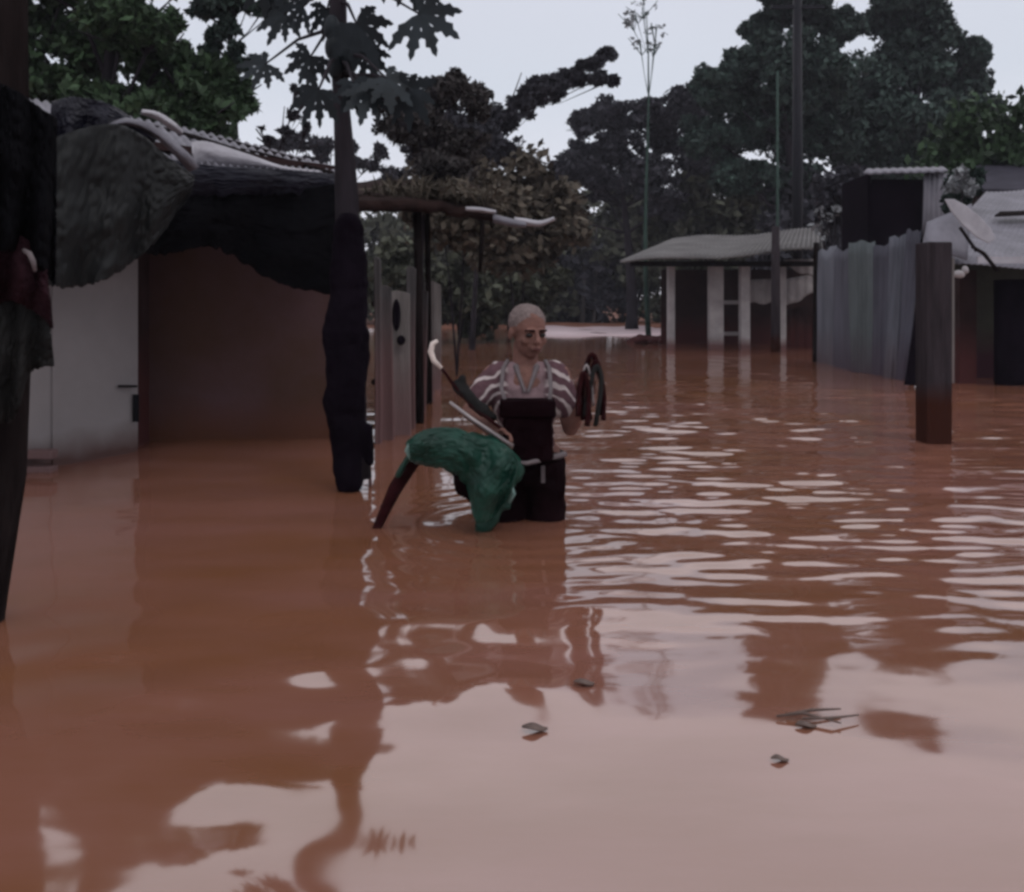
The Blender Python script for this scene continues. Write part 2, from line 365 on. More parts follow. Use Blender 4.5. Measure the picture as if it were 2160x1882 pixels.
# ------------------------------------------------------------------ vegetation
def leaf_mesh(name, blobs, m, parent, size=.16, seed=1, clumps=14, per=60, droop=.3, csize=.32, aspect=.45):
    """blobs: (centre, radii) ellipsoids; clumps of leaf-sized rhombi scattered through each"""
    rg = np.random.default_rng(seed); V = []; org = np.array(ORG[parent.name])
    for c, r in blobs:
        c = np.array(c); r = np.array(r)
        for k in range(clumps):
            d = rg.normal(size=3); d /= np.linalg.norm(d)
            cc = c + d*r*rg.uniform(.25, .98)
            cr = r*csize*rg.uniform(.5, 1.25)
            m_ = int(per*rg.uniform(.6, 1.4))
            q = rg.normal(size=(m_, 3)); q /= np.linalg.norm(q, axis=1)[:, None]
            pc = cc + q*cr*(rg.random((m_, 1))**.5)
            ax = rg.normal(size=(m_, 3)); ax[:, 2] -= droop; ax /= np.linalg.norm(ax, axis=1)[:, None]
            bx = np.cross(ax, rg.normal(size=(m_, 3))); bx /= np.linalg.norm(bx, axis=1)[:, None]+1e-9
            s = size*rg.uniform(.5, 1.4, (m_, 1))
            V.append(np.stack([pc-ax*s, pc+bx*s*aspect, pc+ax*s, pc-bx*s*aspect], 1))
    V = np.concatenate(V).reshape(-1, 3)-org
    nf = len(V)//4
    me = bpy.data.meshes.new(name); me.vertices.add(len(V)); me.vertices.foreach_set('co', V.astype(np.float32).reshape(-1))
    me.loops.add(nf*4); me.loops.foreach_set('vertex_index', np.arange(nf*4, dtype=np.int32))
    me.polygons.add(nf); me.polygons.foreach_set('loop_start', np.arange(0, nf*4, 4, dtype=np.int32))
    me.polygons.foreach_set('loop_total', np.full(nf, 4, dtype=np.int32)); me.update(calc_edges=True)
    me.materials.append(m)
    o = bpy.data.objects.new(name, me); COL.objects.link(o); o.parent = parent; ORG[o.name] = ORG[parent.name]
    return o
def pblobs(lst, D, depth=.8, dj=1.5, seed=0):
    rr = random.Random(seed); out = []
    for b in lst:
        px, py, rx = b[0], b[1], b[2]; ry = b[3] if len(b) > 3 else rx*.8
        d = D+rr.uniform(-dj, dj); k = d/F
        out.append((P(px, py, d), (rx*k, max(rx, ry)*k*depth, ry*k)))
    return out
def tree(name, label, base_px, D, blobs, leafm, trunk_w=.3, seed=1, barkm='bark', group=None, size=.16, clumps=14, per=60, depth=.8, dj=1.5, base_z=-.3, csize=.32, limbs=True, split=None):
    base = wl(base_px, D, base_z)
    t = thing(name, label, 'tree', base, group)
    bl = pblobs(blobs, D, depth, dj, seed)
    top = max(bl, key=lambda q: q[0].z)[0]
    cx = sum(q[0].x for q in bl)/len(bl)
    mb = MB(); H = top.z
    pts = []; rr = []
    for i in range(9):
        f = i/8
        pts.append(Vector((base.x+(cx-base.x)*f**1.6+.12*math.sin(f*5+seed), D+.1*math.sin(f*4), base_z+(H-base_z)*f*.93)))
        rr.append(trunk_w*(1-.85*f)*(1.25 if i == 0 else 1))
    mb.tube(pts, rr, 9, .2)
    if limbs:
        for c, r in bl:
            k = max(1, min(7, int((c.z-r[2]*.8)/H*8)))
            a = pts[k]; mid = a.lerp(c, .5)+Vector((0, 0, -.08*(c-a).length))
            mb.tube([a, mid, c], [rr[k]*.5, rr[k]*.3, .02], 6, .2)
            rg = random.Random(seed+int(c.x*10))
            for q in range(4):
                e_ = c+Vector((rg.uniform(-1,1)*r[0], rg.uniform(-1,1)*r[1], rg.uniform(-.6,1)*r[2]))
                mb.tube([mid.lerp(c, .6), e_], [rr[k]*.2+.01, .01], 5)
    mb.build('trunk', M[barkm], t, True)
    leaf_mesh('crown', bl, M[leafm], t, size, seed, clumps, per, csize=csize)
    return t

# forest edge far behind everything: one uncountable mass of undergrowth
def undergrowth():
    root = thing('undergrowth', 'dark undergrowth massed along the far bank', 'undergrowth', (0, 48, 0))
    root['kind'] = 'stuff'
    bl = []
    rr = random.Random(4)
    for px in range(-200, 2500, 42):
        for k in range(3):
            D = 60+rr.uniform(0, 14)
            top = 470+60*noise.noise(Vector((px*.006, 2, 0)))+rr.uniform(-10, 40)
            cy = top+k*75; r = rr.uniform(45, 70)
            bl.append((P(px+rr.uniform(-20, 20), min(cy, 640), D), (r*D/F, 1.8, r*D/F)))
    leaf_mesh('shrubs', bl, M['leaf_olive'], root, .22, 7, 9, 75, csize=.5, aspect=.6)
undergrowth()
for i, (px, py, r, D, lf, lab) in enumerate([
    (1330, 455, 105, 62, 'leaf_olive', 'low rounded dark bush between the mid trees and the grey shed roof'),
    (1500, 450, 120, 50, 'leaf_olive', 'broad dull green bush rising behind the grey shed roof'),
    (1700, 440, 110, 40, 'leaf_purple', 'dusky bush behind the leaning dark box hut'),
    (900, 520, 120, 62, 'leaf_olive', 'olive bush seen under the thatched lean-to roof'),
    (1060, 560, 125, 62, 'leaf_olive', 'wide olive bush on the far bank behind the wader'),
    (1200, 570, 100, 62, 'leaf_purple', 'dark reddish bush at the far waterline behind two pale trunks'),
    (980, 390, 105, 15, 'leaf_brown', 'dry brown bush rising above the thatched lean-to roof'),
    (1110, 420, 110, 20, 'leaf_brown', 'dry brown bush between thatched roof and mid trees'),
    (985, 590, 75, 31, 'leaf_olive', 'low olive bush standing in the water just left behind the wader'),
    (1090, 560, 80, 33, 'leaf_olive', 'olive bush standing in the water directly behind the wader'),
    (850, 560, 70, 29, 'leaf_olive', 'olive bush glimpsed between the fence planks'),
    (2110, 290, 130, 24, 'leaf', 'dense green bush above the slate roof at the right edge'),
    ]):
    t = thing('bush', lab, 'bush', wl(px, D, .0), 'bushes behind the flooded yard')
    bl = pblobs([(px, py, r, r*.75), (px-r*.5, py+r*.5, r*.8), (px+r*.5, py+r*.4, r*.8), (px, py+r*.8, r)], D, .8, 1, i)
    bm_ = MB()
    for q in range(6 if D > 21 else 2):
        kk = D/40; a = wl(px+(q-2.5)*8, D, -.4); bm_.tube([a, a.lerp(bl[q % 4][0], .6)+Vector((.1,0,.2))*kk, bl[q % 4][0]], [.06*kk, .04*kk, .01*kk], 5)
    bm_.build('stem', M['bark'], t, True)
    leaf_mesh('foliage', bl, M[lf], t, .16*D/30, 30+i, 26, 75, csize=.42, aspect=.55)

tree('broadleaf_tree', 'tall dark tree with the highest, widest crown, right of the utility pole', 1900, 42,
     [(1915,40,85,70),(1960,120,95,75),(2030,180,70,50),(2060,110,38,26),(2075,230,45,30),(1870,170,95,80),(1930,260,110,80),(1800,230,90,80),(1850,340,110,70),(1990,330,90,70),(1900,-20,70,40)],
     'leaf_blue', .45, 11, size=.15, clumps=50, per=170, group='large trees behind the sheds', csize=.36)
tree('broadleaf_tree', 'dark spreading tree crossed by the black utility pole', 1690, 40,
     [(1690,20,80,45),(1610,60,45,25),(1770,60,55,45),(1640,130,90,60),(1720,150,90,80),(1560,150,60,45),(1520,190,60,50),(1600,250,110,80),(1720,290,110,80),(1500,290,70,50),(1560,370,70,45),(1680,390,80,40),(1660,-30,70,40)],
     'leaf_blue', .4, 12, size=.15, clumps=46, per=160, group='large trees behind the sheds', csize=.34)
tree('broadleaf_tree', 'mid-height dusky tree behind the thin green pole', 1330, 48,
     [(1290,240,55,35),(1230,330,60,40),(1180,370,60,40),(1270,390,70,40),(1150,420,60,40),(1400,420,70,40),(1240,260,50,35),(1360,240,60,35),(1400,290,70,50),(1450,230,60,45),(1300,320,80,45),(1220,350,60,40),(1370,370,70,45),(1470,330,60,50)],
     'leaf_purple', .3, 13, size=.15, clumps=30, per=130, group='large trees behind the sheds', csize=.34)
tree('leaning_tree', 'dark tree with one long branch rising to the right over the water', 985, 25,
     [(930,260,50,35),(975,265,50,35),(1010,290,50,35),(1000,330,60,40),(1060,320,50,35),(890,320,50,35),(1060,250,50,32),(1110,215,50,30),(1160,185,45,28),(1210,160,35,22),(1250,135,28,18),(1280,115,20,14),(1265,165,22,14),(1290,170,16,10),(1130,180,30,18),(960,320,55,40)],
     'leaf_purple', .08, 14, size=.085, clumps=40, per=60, csize=.26, dj=.5)
tree('feathery_tree', 'purplish feathery tree between papaya leaves and leaning branch', 905, 12.5,
     [(880,230,45,38),(790,185,45,26),(835,215,50,30),(880,265,50,35),(930,200,42,40),(960,180,34,34),(1000,210,34,40),(850,270,50,35),(910,290,55,45),(980,300,50,40),(940,350,60,35)],
     'leaf_dusk', .06, 15, size=.045, clumps=34, per=95, csize=.4, dj=.4)
tree('spindly_tree', 'bare spindly pale tree standing tallest against the open sky', 1372, 31,
     [(1355,15,35,20),(1330,50,30,16),(1385,60,40,14),(1350,90,28,12),(1340,30,30,10),(1380,95,20,10),(1355,-30,30,20)],
     'leaf_pale', .085, 16, 'greenpaint', size=.065, clumps=7, per=9, dj=.2)
tree('broadleaf_tree', 'dense green tree overhanging the flooded house at top left', 150, 14,
     [(-60,120,130,110),(60,60,120,100),(170,120,120,90),(260,40,110,80),(330,150,95,75),(420,170,80,60),(490,210,60,50),(430,250,75,55),(340,260,90,55),(240,230,110,70),(100,200,120,70),(330,60,60,50),(150,-60,150,90),(-20,-120,150,100),(330,-90,110,80),(440,290,50,30)],
     'leaf', .22, 17, size=.09, clumps=30, per=70, csize=.34, dj=.8, group='large trees behind the sheds')
tree('tall_tree', 'dusky tree top hanging into the frame left of the papaya trunk', 470, 17,
     [(500,10,60,28),(440,20,50,25),(560,15,50,25),(480,60,25,20),(540,-50,90,45),(440,-60,80,45),(620,-40,60,40),(450,90,22,25),(500,120,40,30),(430,130,30,28)],
     'leaf_blue', .12, 18, size=.09, clumps=18, per=34, csize=.36, dj=.5)
tree('young_sapling', 'slender sapling with few leaves beside the papaya trunk', 580, 13,
     [(640,215,18,12),(615,240,20,12),(665,200,14,10),(600,275,16,12),(650,265,14,10),(625,190,10,10),(560,285,25,20)],
     'leaf_purple', .04, 19, size=.06, clumps=6, per=16, dj=.3)
tree('distant_tree', 'small dusky trees peeping over the left roof beside the papaya trunk', 690, 40,
     [(560,330,50,30),(620,300,35,25),(680,320,40,25),(640,345,60,25),(740,320,14,30),(800,320,22,16),(780,350,50,18),(840,370,45,18)],
     'leaf_purple', .14, 20, size=.16, clumps=12, per=50, csize=.4)
for i, (px, py0, w_, lab) in enumerate([(1228, 470, 9, 'left of two bare pale trunks on the far bank'), (1252, 480, 7, 'right of two bare pale trunks on the far bank')]):
    t = thing('bare_trunk', lab, 'tree trunk', wl(px, 61, -.0)); mb = MB(); a = wl(px, 61, -.0); z = P(px+6, py0, 61)
    mb.tube([a, a.lerp(z, .5)+Vector((.06,0,0)), z], [w_*61/F*.6, w_*61/F*.5, .05], 7, .2)
    mb.build('trunk', M['bark_pale'], t, True)
    m2 = MB(); m2.tube([z-Vector((0,0,.6)), z+Vector((.5,0,.5))], [.05,.02], 6); m2.build('branch', M['bark_pale'], t)

# papaya tree
def palm_leaf(mb, c, r, ang, tilt, rg):
    """one palmate papaya leaf, lobes with toothed edges"""
    c = Vector(c); nl = 7
    rot = Matrix.Rotation(tilt[0], 3, 'X') @ Matrix.Rotation(tilt[1], 3, 'Z') 
    for k in range(nl):
        a = ang+(k-(nl-1)/2)*math.radians(38)
        l = r*(1.05-.07*abs(k-3))*rg.uniform(.85, 1.1)
        d = Vector((math.cos(a), 0, math.sin(a))); s = Vector((-math.sin(a), 0, math.cos(a)))
        prof = [(0,.02),(.18,.10),(.38,.13),(.52,.24),(.60,.14),(.74,.20),(.80,.09),(.90,.09),(1,.0)]
        L_, R_ = [], []
        for tt, ww in prof:
            sag = Vector((0, -.06*r*tt, -.28*r*tt*tt))
            base = d*l*tt+sag
            L_.append(c+rot@(base+s*l*ww*.9+Vector((0,.05*r*ww*4*.2,0)))); R_.append(c+rot@(base-s*l*ww*.9+Vector((0,.05*r*ww*4*.2,0))))
        vs = L_+R_; n_ = len(prof)
        mb.add(vs, [(i, i+1, n_+i+1, n_+i) for i in range(n_-1)])
PD = 5.5
t = thing('papaya_tree', 'papaya tree with large lobed leaves beside the left house', 'tree', wl(742, PD, -.6))
mb = MB()
tp = [(748,1010),(742,900),(738,700),(736,560),(733,430),(728,340),(722,240),(716,130),(713,20),(711,-100),(712,-230),(714,-330)]
mb.tube([P(x, y_, PD) for x, y_ in tp], [w_*PD/F for w_ in (34,31,29,27,25,21,18,18,18,16,15,13)], 12, .18)
mb.build('trunk', M['bark'], t, True)
rg = random.Random(5)
for (cx, cy, r, ang, ax, ay) in [(655,120,58,-120,712,60),(560,135,66,-150,700,60),(672,190,66,-125,718,110),(752,50,80,-60,716,0),(775,110,62,-70,720,60),
        (885,30,98,-25,716,-40),(815,165,70,-40,722,110),(775,195,56,-100,722,150),(860,190,66,-10,724,160),(640,15,58,170,712,-30),(745,175,50,-80,720,130),(600,30,64,-160,712,-20),
        (650,-90,90,150,712,-150),(800,-90,90,30,712,-160),(870,-60,80,-10,712,-120),(560,-50,80,-170,712,-110),(720,-260,90,90,713,-320),(640,-240,90,140,713,-320),(800,-240,90,40,713,-320),(690,20,55,-100,712,-30),(735,90,50,-60,716,40)]:
    lm = MB(); D_ = PD+(rg.uniform(-.35, .3) if cy < 150 else -.55); c = P(cx, cy, D_)
    palm_leaf(lm, c, r*PD/F, math.radians(ang), (rg.uniform(-.5,.3), rg.uniform(-.4,.4)), rg)
    lf = lm.build('leaf', M['papaya'], t)
    st = MB(); a = P(ax, ay, PD); st.tube([a, a.lerp(c, .5)+Vector((0,0,.04)), c], [.014, .010, .006], 6)
    st.build('leaf_stalk', M['bark'], lf)
fr = MB()
for (x, y_) in ((700,60),(735,80),(702,100),(738,120),(708,140)):
    fr.ball(P(x, y_, PD-.1), (.045,.045,.075), 10, 8)
fr.build('fruit', M['papaya'], t, True)

# ------------------------------------------------------------------ left house
def quadfn(a, b, c, d, fn=None):                    # a,b front/left..right ; d,c back/left..right
    def f(u, v):
        p = a.lerp(b, u).lerp(d.lerp(c, u), v)
        return p+(fn(u, v) if fn else Vector((0,0,0)))
    return f
HD = 6.8
hs = thing('flooded_house', 'pale walled house with a dark open doorway, flooded, at left', 'house', wl(290, HD, -.65))
xl, xr = (-300-1080)/F*HD, (292-1080)/F*HD
def slab(mb, x0, y0, x1, y1, z0, z1, th):
    d = Vector((x1-x0, y1-y0, 0)).normalized(); n_ = Vector((-d.y, d.x, 0))*th
    a, b_ = Vector((x0, y0, 0)), Vector((x1, y1, 0)); vs = []
    for z in (z0, z1):
        for p in (a, b_, b_+n_, a+n_): vs.append((p.x, p.y, z))
    return mb.add(vs, [(0,3,2,1),(4,5,6,7),(0,1,5,4),(1,2,6,5),(2,3,7,6),(3,0,4,7)])
WA, WB = wl(-250, 5.2), wl(292, 7.0)
def wd_(px):                                  # distance of the wall plane behind a photo column
    k = (px-1080)/F; d = WB-WA
    return (WA.x*d.y-WA.y*d.x)/(k*d.y-d.x)
mb = slab(MB(), WA.x, WA.y, WB.x, WB.y, -.65, 2.02, .12)
fw = mb.build('wall', M['wall'], hs, mods=[('bevel', .008)])
IA, IB = wl(296, 7.5), wl(738, 7.7)
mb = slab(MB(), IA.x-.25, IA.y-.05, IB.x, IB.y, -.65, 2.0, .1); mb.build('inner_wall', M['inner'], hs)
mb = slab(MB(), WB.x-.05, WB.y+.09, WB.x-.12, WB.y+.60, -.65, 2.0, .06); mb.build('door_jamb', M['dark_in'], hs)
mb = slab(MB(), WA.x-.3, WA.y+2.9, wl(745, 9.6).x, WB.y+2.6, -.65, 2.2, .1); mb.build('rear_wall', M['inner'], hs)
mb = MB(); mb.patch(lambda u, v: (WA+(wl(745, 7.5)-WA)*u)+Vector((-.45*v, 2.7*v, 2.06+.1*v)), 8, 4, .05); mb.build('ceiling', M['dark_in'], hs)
d0 = (WB-WA).normalized(); A1 = wl(108, wd_(108)); B1 = wl(287, wd_(287)); off = Vector((d0.y, -d0.x, 0))*.014
mb = slab(MB(), (A1+off).x, (A1+off).y, (B1+off).x, (B1+off).y, -.6, 1.75, .011); dr = mb.build('door', M['wall'], hs, mods=[('bevel', .003)])
DD = wd_(285)-.06
mb = MB(); a = P(250, 815, wd_(250)-.05); bq = P(288, 815, DD); mb.tube([a+Vector((0,.03,0)), a, bq], [.007,.009,.009], 8); mb.build('door_latch', M['metal_dark'], dr)
mb = MB(); mb.box(P(280,890,DD), P(294,832,DD+.02)); mb.build('lock_plate', M['metal_dark'], dr)
for yy, hh in ((958, 12), (990, 10)):
    D_ = wd_(90)-.14; mb = MB(); a = P(48, yy+hh, D_); bq = P(124, yy-hh, D_+.1); mb.box(a, bq); mb.build('door_step', M['plank_pale'], hs, mods=[('bevel', .01)])
# makeshift corrugated roof
def corr(nw, amp, nrm=Vector((0,0,1))):
    return lambda u, v: nrm*(amp*math.sin(u*nw*2*math.pi))
mb = MB(); mb.patch(quadfn(P(-250,262,4.8), P(712,374,7.0), P(716,352,9.4), P(-300,120,8.6), lambda u, v: Vector((0,0,.014*math.sin(u*52*6.283)+.03*math.sin(u*7+v*3)))), 312, 10, .006)
rf = mb.build('roof', M['zinc'], hs, True)
mb = MB()
for (a, bq, r) in (((300,262,9.0),(560,338,7.0),.022),((420,300,8.6),(700,366,6.9),.02),((110,232,9.2),(430,330,6.8),.02),((360,275,9.1),(640,340,8.0),.018)):
    p0, p1 = P(*a), P(*bq); mb.tube([p0, p0.lerp(p1,.5)+Vector((0,0,.02)), p1], r, 8, .2)
mb.build('roof_pole', M['wood_dark'], rf)
def strip(pts_top, pts_bot, D0, D1, fold=.03, nf=5, seed=0):
    def cur(pts, u):
        k = u*(len(pts)-1); i = min(int(k), len(pts)-2); t = k-i
        t_ = t
        p0 = pts[max(i-1,0)]; p1 = pts[i]; p2 = pts[i+1]; p3 = pts[min(i+2, len(pts)-1)]
        def cr(a, b_, c, d): return .5*((2*b_)+(-a+c)*t_+(2*a-5*b_+4*c-d)*t_*t_+(-a+3*b_-3*c+d)*t_**3)
        return cr(p0[0],p1[0],p2[0],p3[0]), cr(p0[1],p1[1],p2[1],p3[1])
    def f(u, v):
        tx, ty = cur(pts_top, u); bx, by = cur(pts_bot, u)
        D = D0+(D1-D0)*u
        D += fold*math.sin(u*nf*6.283+v*2.2+seed)*(.3+.7*v)+fold*.8*noise.noise(Vector((u*6, v*4, seed)))
        D -= .05*math.sin(v*math.pi)+fold*.55*abs(noise.noise(Vector((u*13+v*5, v*9-u*4, seed+3))))+fold*.25*noise.noise(Vector((u*40, v*22, seed)))
        rag = (7*noise.noise(Vector((u*24, seed, 1)))+5*noise.noise(Vector((u*60, seed, 2))))*v*v*(1 if fold > .015 else 0)
        return P(tx+(bx-tx)*v, ty+(by-ty)*v+rag, D)
    return f
def drape(name, m, label, cat, top, bot, D0, D1, fold=.03, nf=5, seed=0, parent=None, nu=110, nv=50, th=.008):
    mb = MB(); mb.patch(strip(top, bot, D0, D1, fold, nf, seed), nu, nv, th)
    if parent is not None: return mb.build(name, M[m], parent, True)
    o = mb.build(name, M[m], None, True, loc=P(*top[0], D0)); return tag(o, label, cat)
drape('pale_roof_sheet', 'zinc', None, None, [(228,262),(270,250),(330,272),(395,322),(420,352)], [(232,268),(275,264),(330,290),(378,338),(400,362)], 5.35, 5.9, .01, 2, 1, rf)
drape('pale_roof_sheet', 'zinc_pale', None, None, [(300,232),(335,238),(372,262),(386,278)], [(296,240),(330,252),(362,274),(382,284)], 5.6, 6.0, .01, 2, 2, rf)
drape('pale_roof_sheet', 'zinc_pale', None, None, [(405,300),(440,300),(520,325),(600,352),(690,362)], [(408,345),(440,345),(520,352),(600,360),(690,368)], 6.2, 7.05, .01, 2, 3, rf)
drape('roof_patch', 'tarp_navy', None, None, [(110,215),(160,205),(240,225),(330,290)], [(100,330),(160,320),(240,290),(325,300)], 5.0, 5.7, .04, 3, 5, rf)
drape('tarpaulin', 'tarp_navy', 'dark navy tarpaulin strip folded over the eave of the left house', 'tarpaulin',
      [(322,345),(360,338),(450,350),(560,356),(640,362),(706,368)], [(318,430),(350,420),(450,412),(560,410),(640,408),(706,410)], 5.75, 6.8, .03, 4, 3)
drape('tarpaulin', 'tarp', 'grey tarpaulin sagging in front of the pale wall under the roof', 'tarpaulin',
      [(95,300),(160,275),(240,262),(300,286),(352,330),(410,372)], [(95,600),(150,606),(215,592),(280,552),(335,500),(405,402)], 4.95, 5.75, .05, 3, 1)
drape('tarpaulin', 'tarp_black', 'black tarpaulin drooping across the top of the dark doorway', 'tarpaulin',
      [(285,470),(345,412),(430,400),(520,402),(620,400),(725,385)], [(285,528),(345,538),(430,520),(490,540),(590,598),(725,625)], 5.8, 6.75, .05, 4, 2)
# foreground post with hung cloth at the left edge
t = thing('leaning_post', 'near black leaning post at the left edge standing in the water', 'post', wl(-45, 3.17, -.6))
mb = MB(); mb.tube([P(-60,1700,3.17), P(-45,1310,3.17), P(-22,1000,3.17), P(-10,780,3.2), P(-5,500,3.2), P(0,100,3.25), P(0,-100,3.25)], [.07,.075,.105,.11,.10,.09,.08], 14, .2)
mb.build('shaft', M['wood_dark'], t, True)
def bundle(name, label, m, spec, D, cat='cloth', folds=.02, fs=.05):
    mb = MB()
    for (x0,y0,x1,y1,r0,r1) in spec: mb.cap(P(x0,y0,D), P(x1,y1,D), r0*D/F, r1*D/F, 14)
    o = mb.build(name, M[m], None, True, loc=P(spec[0][0], spec[0][1], D), mods=[('remesh', .009), ('disp', folds, fs), ('smooth', 2)])
    return tag(o, label, cat)
drape('hanging_cloth', 'cloth_grey', 'grey rumpled cloth slung around the near leaning post', 'cloth',
      [(-60,610),(-20,600),(30,606),(70,612),(98,630)], [(-60,880),(-20,890),(30,880),(60,790),(112,770)], 2.98, 3.05, .03, 3, 4)
drape('hanging_cloth', 'cloth_red', 'dull red cloth wound over the near leaning post above the grey one', 'cloth',
      [(-60,470),(-20,480),(30,490),(70,520),(96,560)], [(-60,640),(-20,640),(30,636),(80,660),(110,690)], 2.90, 2.97, .03, 3, 5)
drape('hanging_cloth', 'tarp_black', 'black sheet hanging from above in the top left corner', 'sheet',
      [(-90,150),(-20,170),(30,190),(80,225),(118,250)], [(-90,520),(-20,525),(30,530),(80,560),(116,600)], 2.84, 3.0, .05, 3, 7)
mb = MB(); mb.tube([P(50,528,2.85), P(62,535,2.84), P(70,552,2.84), P(74,572,2.85)], [.006,.008,.008,.005], 8)
tag(mb.build('pale_strap', M['buckle'], None, True, loc=P(50,528,2.95)), 'short pale strap on the dull red cloth at left edge', 'strap')

# black plastic wrapped around the papaya foot
bundle('black_wrap', 'black plastic bulging round the foot of the papaya trunk', 'cloth_dark', [(735,600,730,700,36,46),(730,700,730,860,48,44),(730,860,735,975,42,33),(735,480,735,600,32,40),(735,975,737,1015,33,31),(776,905,782,975,13,9)], 5.46, 'plastic sheet', .05, .16)
mb = MB(); mb.tube([P(772,925,5.6), P(779,980,5.6), P(782,1045,5.6)], [.009,.011,.009], 8)
tag(mb.build('pale_stick', M['plank_pale'], None, True, loc=P(782,1000,5.8)), 'thin pale stick poking from the water by the black plastic', 'stick')

# ------------------------------------------------------------------ plank fence and thatched lean-to
t = thing('plank_fence', 'grey plank fence receding from the papaya trunk into the flood', 'fence', wl(800, 7.5, -.6))
rr = random.Random(9)
fx0, fy0, fx1, fy1 = -1.02, 7.5, -1.62, 24.0
pl = [(795,7.4,7,540,'plank'),(815,7.6,13,600,'plank'),(845,7.9,22,612,'plank_pale'),(868,8.3,10,560,'plank'),(893,9.6,8,610,'plank'),(905,10.8,11,590,'plank_pale'),(918,12.4,11,596,'plank_pale')]
for i, (px, D, w_, top, mm) in enumerate(pl):
    mb = MB(); w2 = w_*D/F*1.0; a = wl(px, D, -.5); z = P(px, top, D)
    def fn(u, v, a=a, z=z, w2=w2, i=i):
        p = a.lerp(z, v); return p+Vector(((u-.5)*2*w2+.012*math.sin(v*3+i), .006*math.sin(u*4)+.01*math.sin(v*6+i), (-.05*abs(u-.4) if v > .95 else 0)))
    mb.patch(fn, 6, 16, .025); mb.build('plank', M[mm], t, mods=[('bevel', .003)])
for z0 in (.45, 1.05):
    mb = MB(); mb.tube([Vector((-1.06, 7.55, z0)), Vector((-1.12, 9.5, z0+.03)), Vector((-1.0, 12.6, z0))], .025, 6); mb.build('rail', M['wood_dark'], t)
mb = MB(); mb.ball(P(836,665,7.84), (.035,.02,.13), 12, 8); mb.ball(P(846,718,7.84), (.035,.02,.04), 12, 8)  # dark blobs added on the plank in place of a dark hole
tag(mb.build('dark_hole', M['cloth_dark'], None, True, loc=P(836,720,7.84)), 'dark blob put for the hole in the palest fence plank', 'rag')

t = thing('thatched_lean_to', 'dark thatched lean-to roof on posts above the plank fence', 'shelter', wl(885, 8.7, -.6))
mb = MB(); mb.patch(quadfn(P(735,436,8.2), P(1042,462,8.9), P(1010,400,12.5), P(745,392,12.0), lambda u, v: Vector((0,0,.03*noise.noise(Vector((u*9,v*5,1)))+.05*math.sin(u*3)))), 40, 20, .09)
mb.build('roof', M['thatch'], t, True)
bl = [(P(830+i*38, 418-3*math.sin(i), 9.5), (.22,.9,.09)) for i in range(6)]
leaf_mesh('thatch_straw', bl, M['leaf_brown'], t, .09, 41, 16, 30, csize=.5, aspect=.12)
for (px, D, y0, r) in ((880, 8.75, 440, .038), (900, 10.5, 430, .03)):
    mb = MB(); mb.tube([wl(px+6, D, -.5), P(px+3, 640, D), P(px, y0, D)], [r*1.1, r, r], 8, .25); mb.build('post', M['wood_dark'], t, True)
mb = MB(); mb.tube([P(1018,455,10.5), P(1016,520,10.5), P(1012,575,10.5)], [.03,.026,.018], 8, .3); mb.build('hanging_pole', M['wood_dark'], t, True)
drape('edge_sheet', 'zinc_pale', None, None, [(982,437),(1010,438),(1046,444)], [(982,444),(1010,447),(1046,451)], 8.7, 8.8, .01, 1, 2, t, 20, 6)
drape('edge_sheet', 'zinc', None, None, [(1040,452),(1080,462),(1110,470)], [(1040,470),(1080,478),(1110,480)], 8.8, 8.9, .01, 1, 5, t, 20, 6)
drape('edge_sheet', 'zinc_pale', None, None, [(1085,459),(1110,462),(1140,466),(1168,458)], [(1085,468),(1110,475),(1140,477),(1172,464)], 8.9, 9.0, .01, 1, 4, t, 20, 6)

# ------------------------------------------------------------------ poles
def pole(name, label, px, D, top, r, m, cross=None, lean=0):
    t = thing(name, label, 'pole', wl(px, D, -.6)); mb = MB()
    a = wl(px, D, -.6); z = P(px+lean, top, D)
    mb.tube([a, a.lerp(z, .5), z], [r*1.1, r, r*.85], 10, .08); mb.build('shaft', M[m], t, True)
    if cross:
        mb = MB(); zc = z.z-cross[0]; mb.box((z.x-cross[1], D-.06, zc-.06), (z.x+cross[1], D+.04, zc+.06)); mb.build('crossarm', M[m], t)
pole('utility_pole', 'tall black utility pole rising in front of the big trees', 1682, 33, -60, .17, 'metal_dark', (1.2, .9))
pole('wooden_pole', 'dark wooden pole standing in front of the grey roofed shed', 1636, 23.5, 478, .11, 'post')
pole('thin_pole', 'faint thin pole rising left of the utility pole', 1640, 36, 150, .05, 'greenpaint')

# ------------------------------------------------------------------ grey roofed open shed
SD = 26.0
t = thing('open_shed', 'open shed with sloping grey roof and white posts in the flood', 'shed', wl(1500, SD, -.5))
mb = MB(); mb.patch(quadfn(P(1308,553,SD-1.5), P(1735,526,SD-2.5), P(1730,484,SD+6), P(1420,505,SD+7), lambda u, v: Vector((0,0,.05*math.sin(u*9)+.025*math.sin(u*40*6.28)))), 240, 8, .05)
mb.build('roof', M['roof_grey'], t, True)
mb = MB(); mb.box((wl(1330,SD-1.2).x, SD-1.2, P(0,566,SD).z), (wl(1730,SD-1.2).x, SD-1.05, P(0,556,SD).z)); mb.build('roof_beam', M['wood_dark'], t)
for px, w_, D in ((1417,7,SD-.6),(1512,15,SD-.8),(1573,10,SD-.9),(1652,7,SD-1.0)):
    mb = MB(); a = wl(px-w_, D, -.5); bq = P(px+w_, 553, D); mb.box(a, (bq.x, D+.3, bq.z)); mb.build('post', M['white'], t, mods=[('bevel', .02)])
mb = MB(); mb.box((wl(1395,SD+3).x, SD+3, -.5), (wl(1740,SD+3).x, SD+3.1, 2.2)); mb.build('back_wall', M['dark_in'], t)
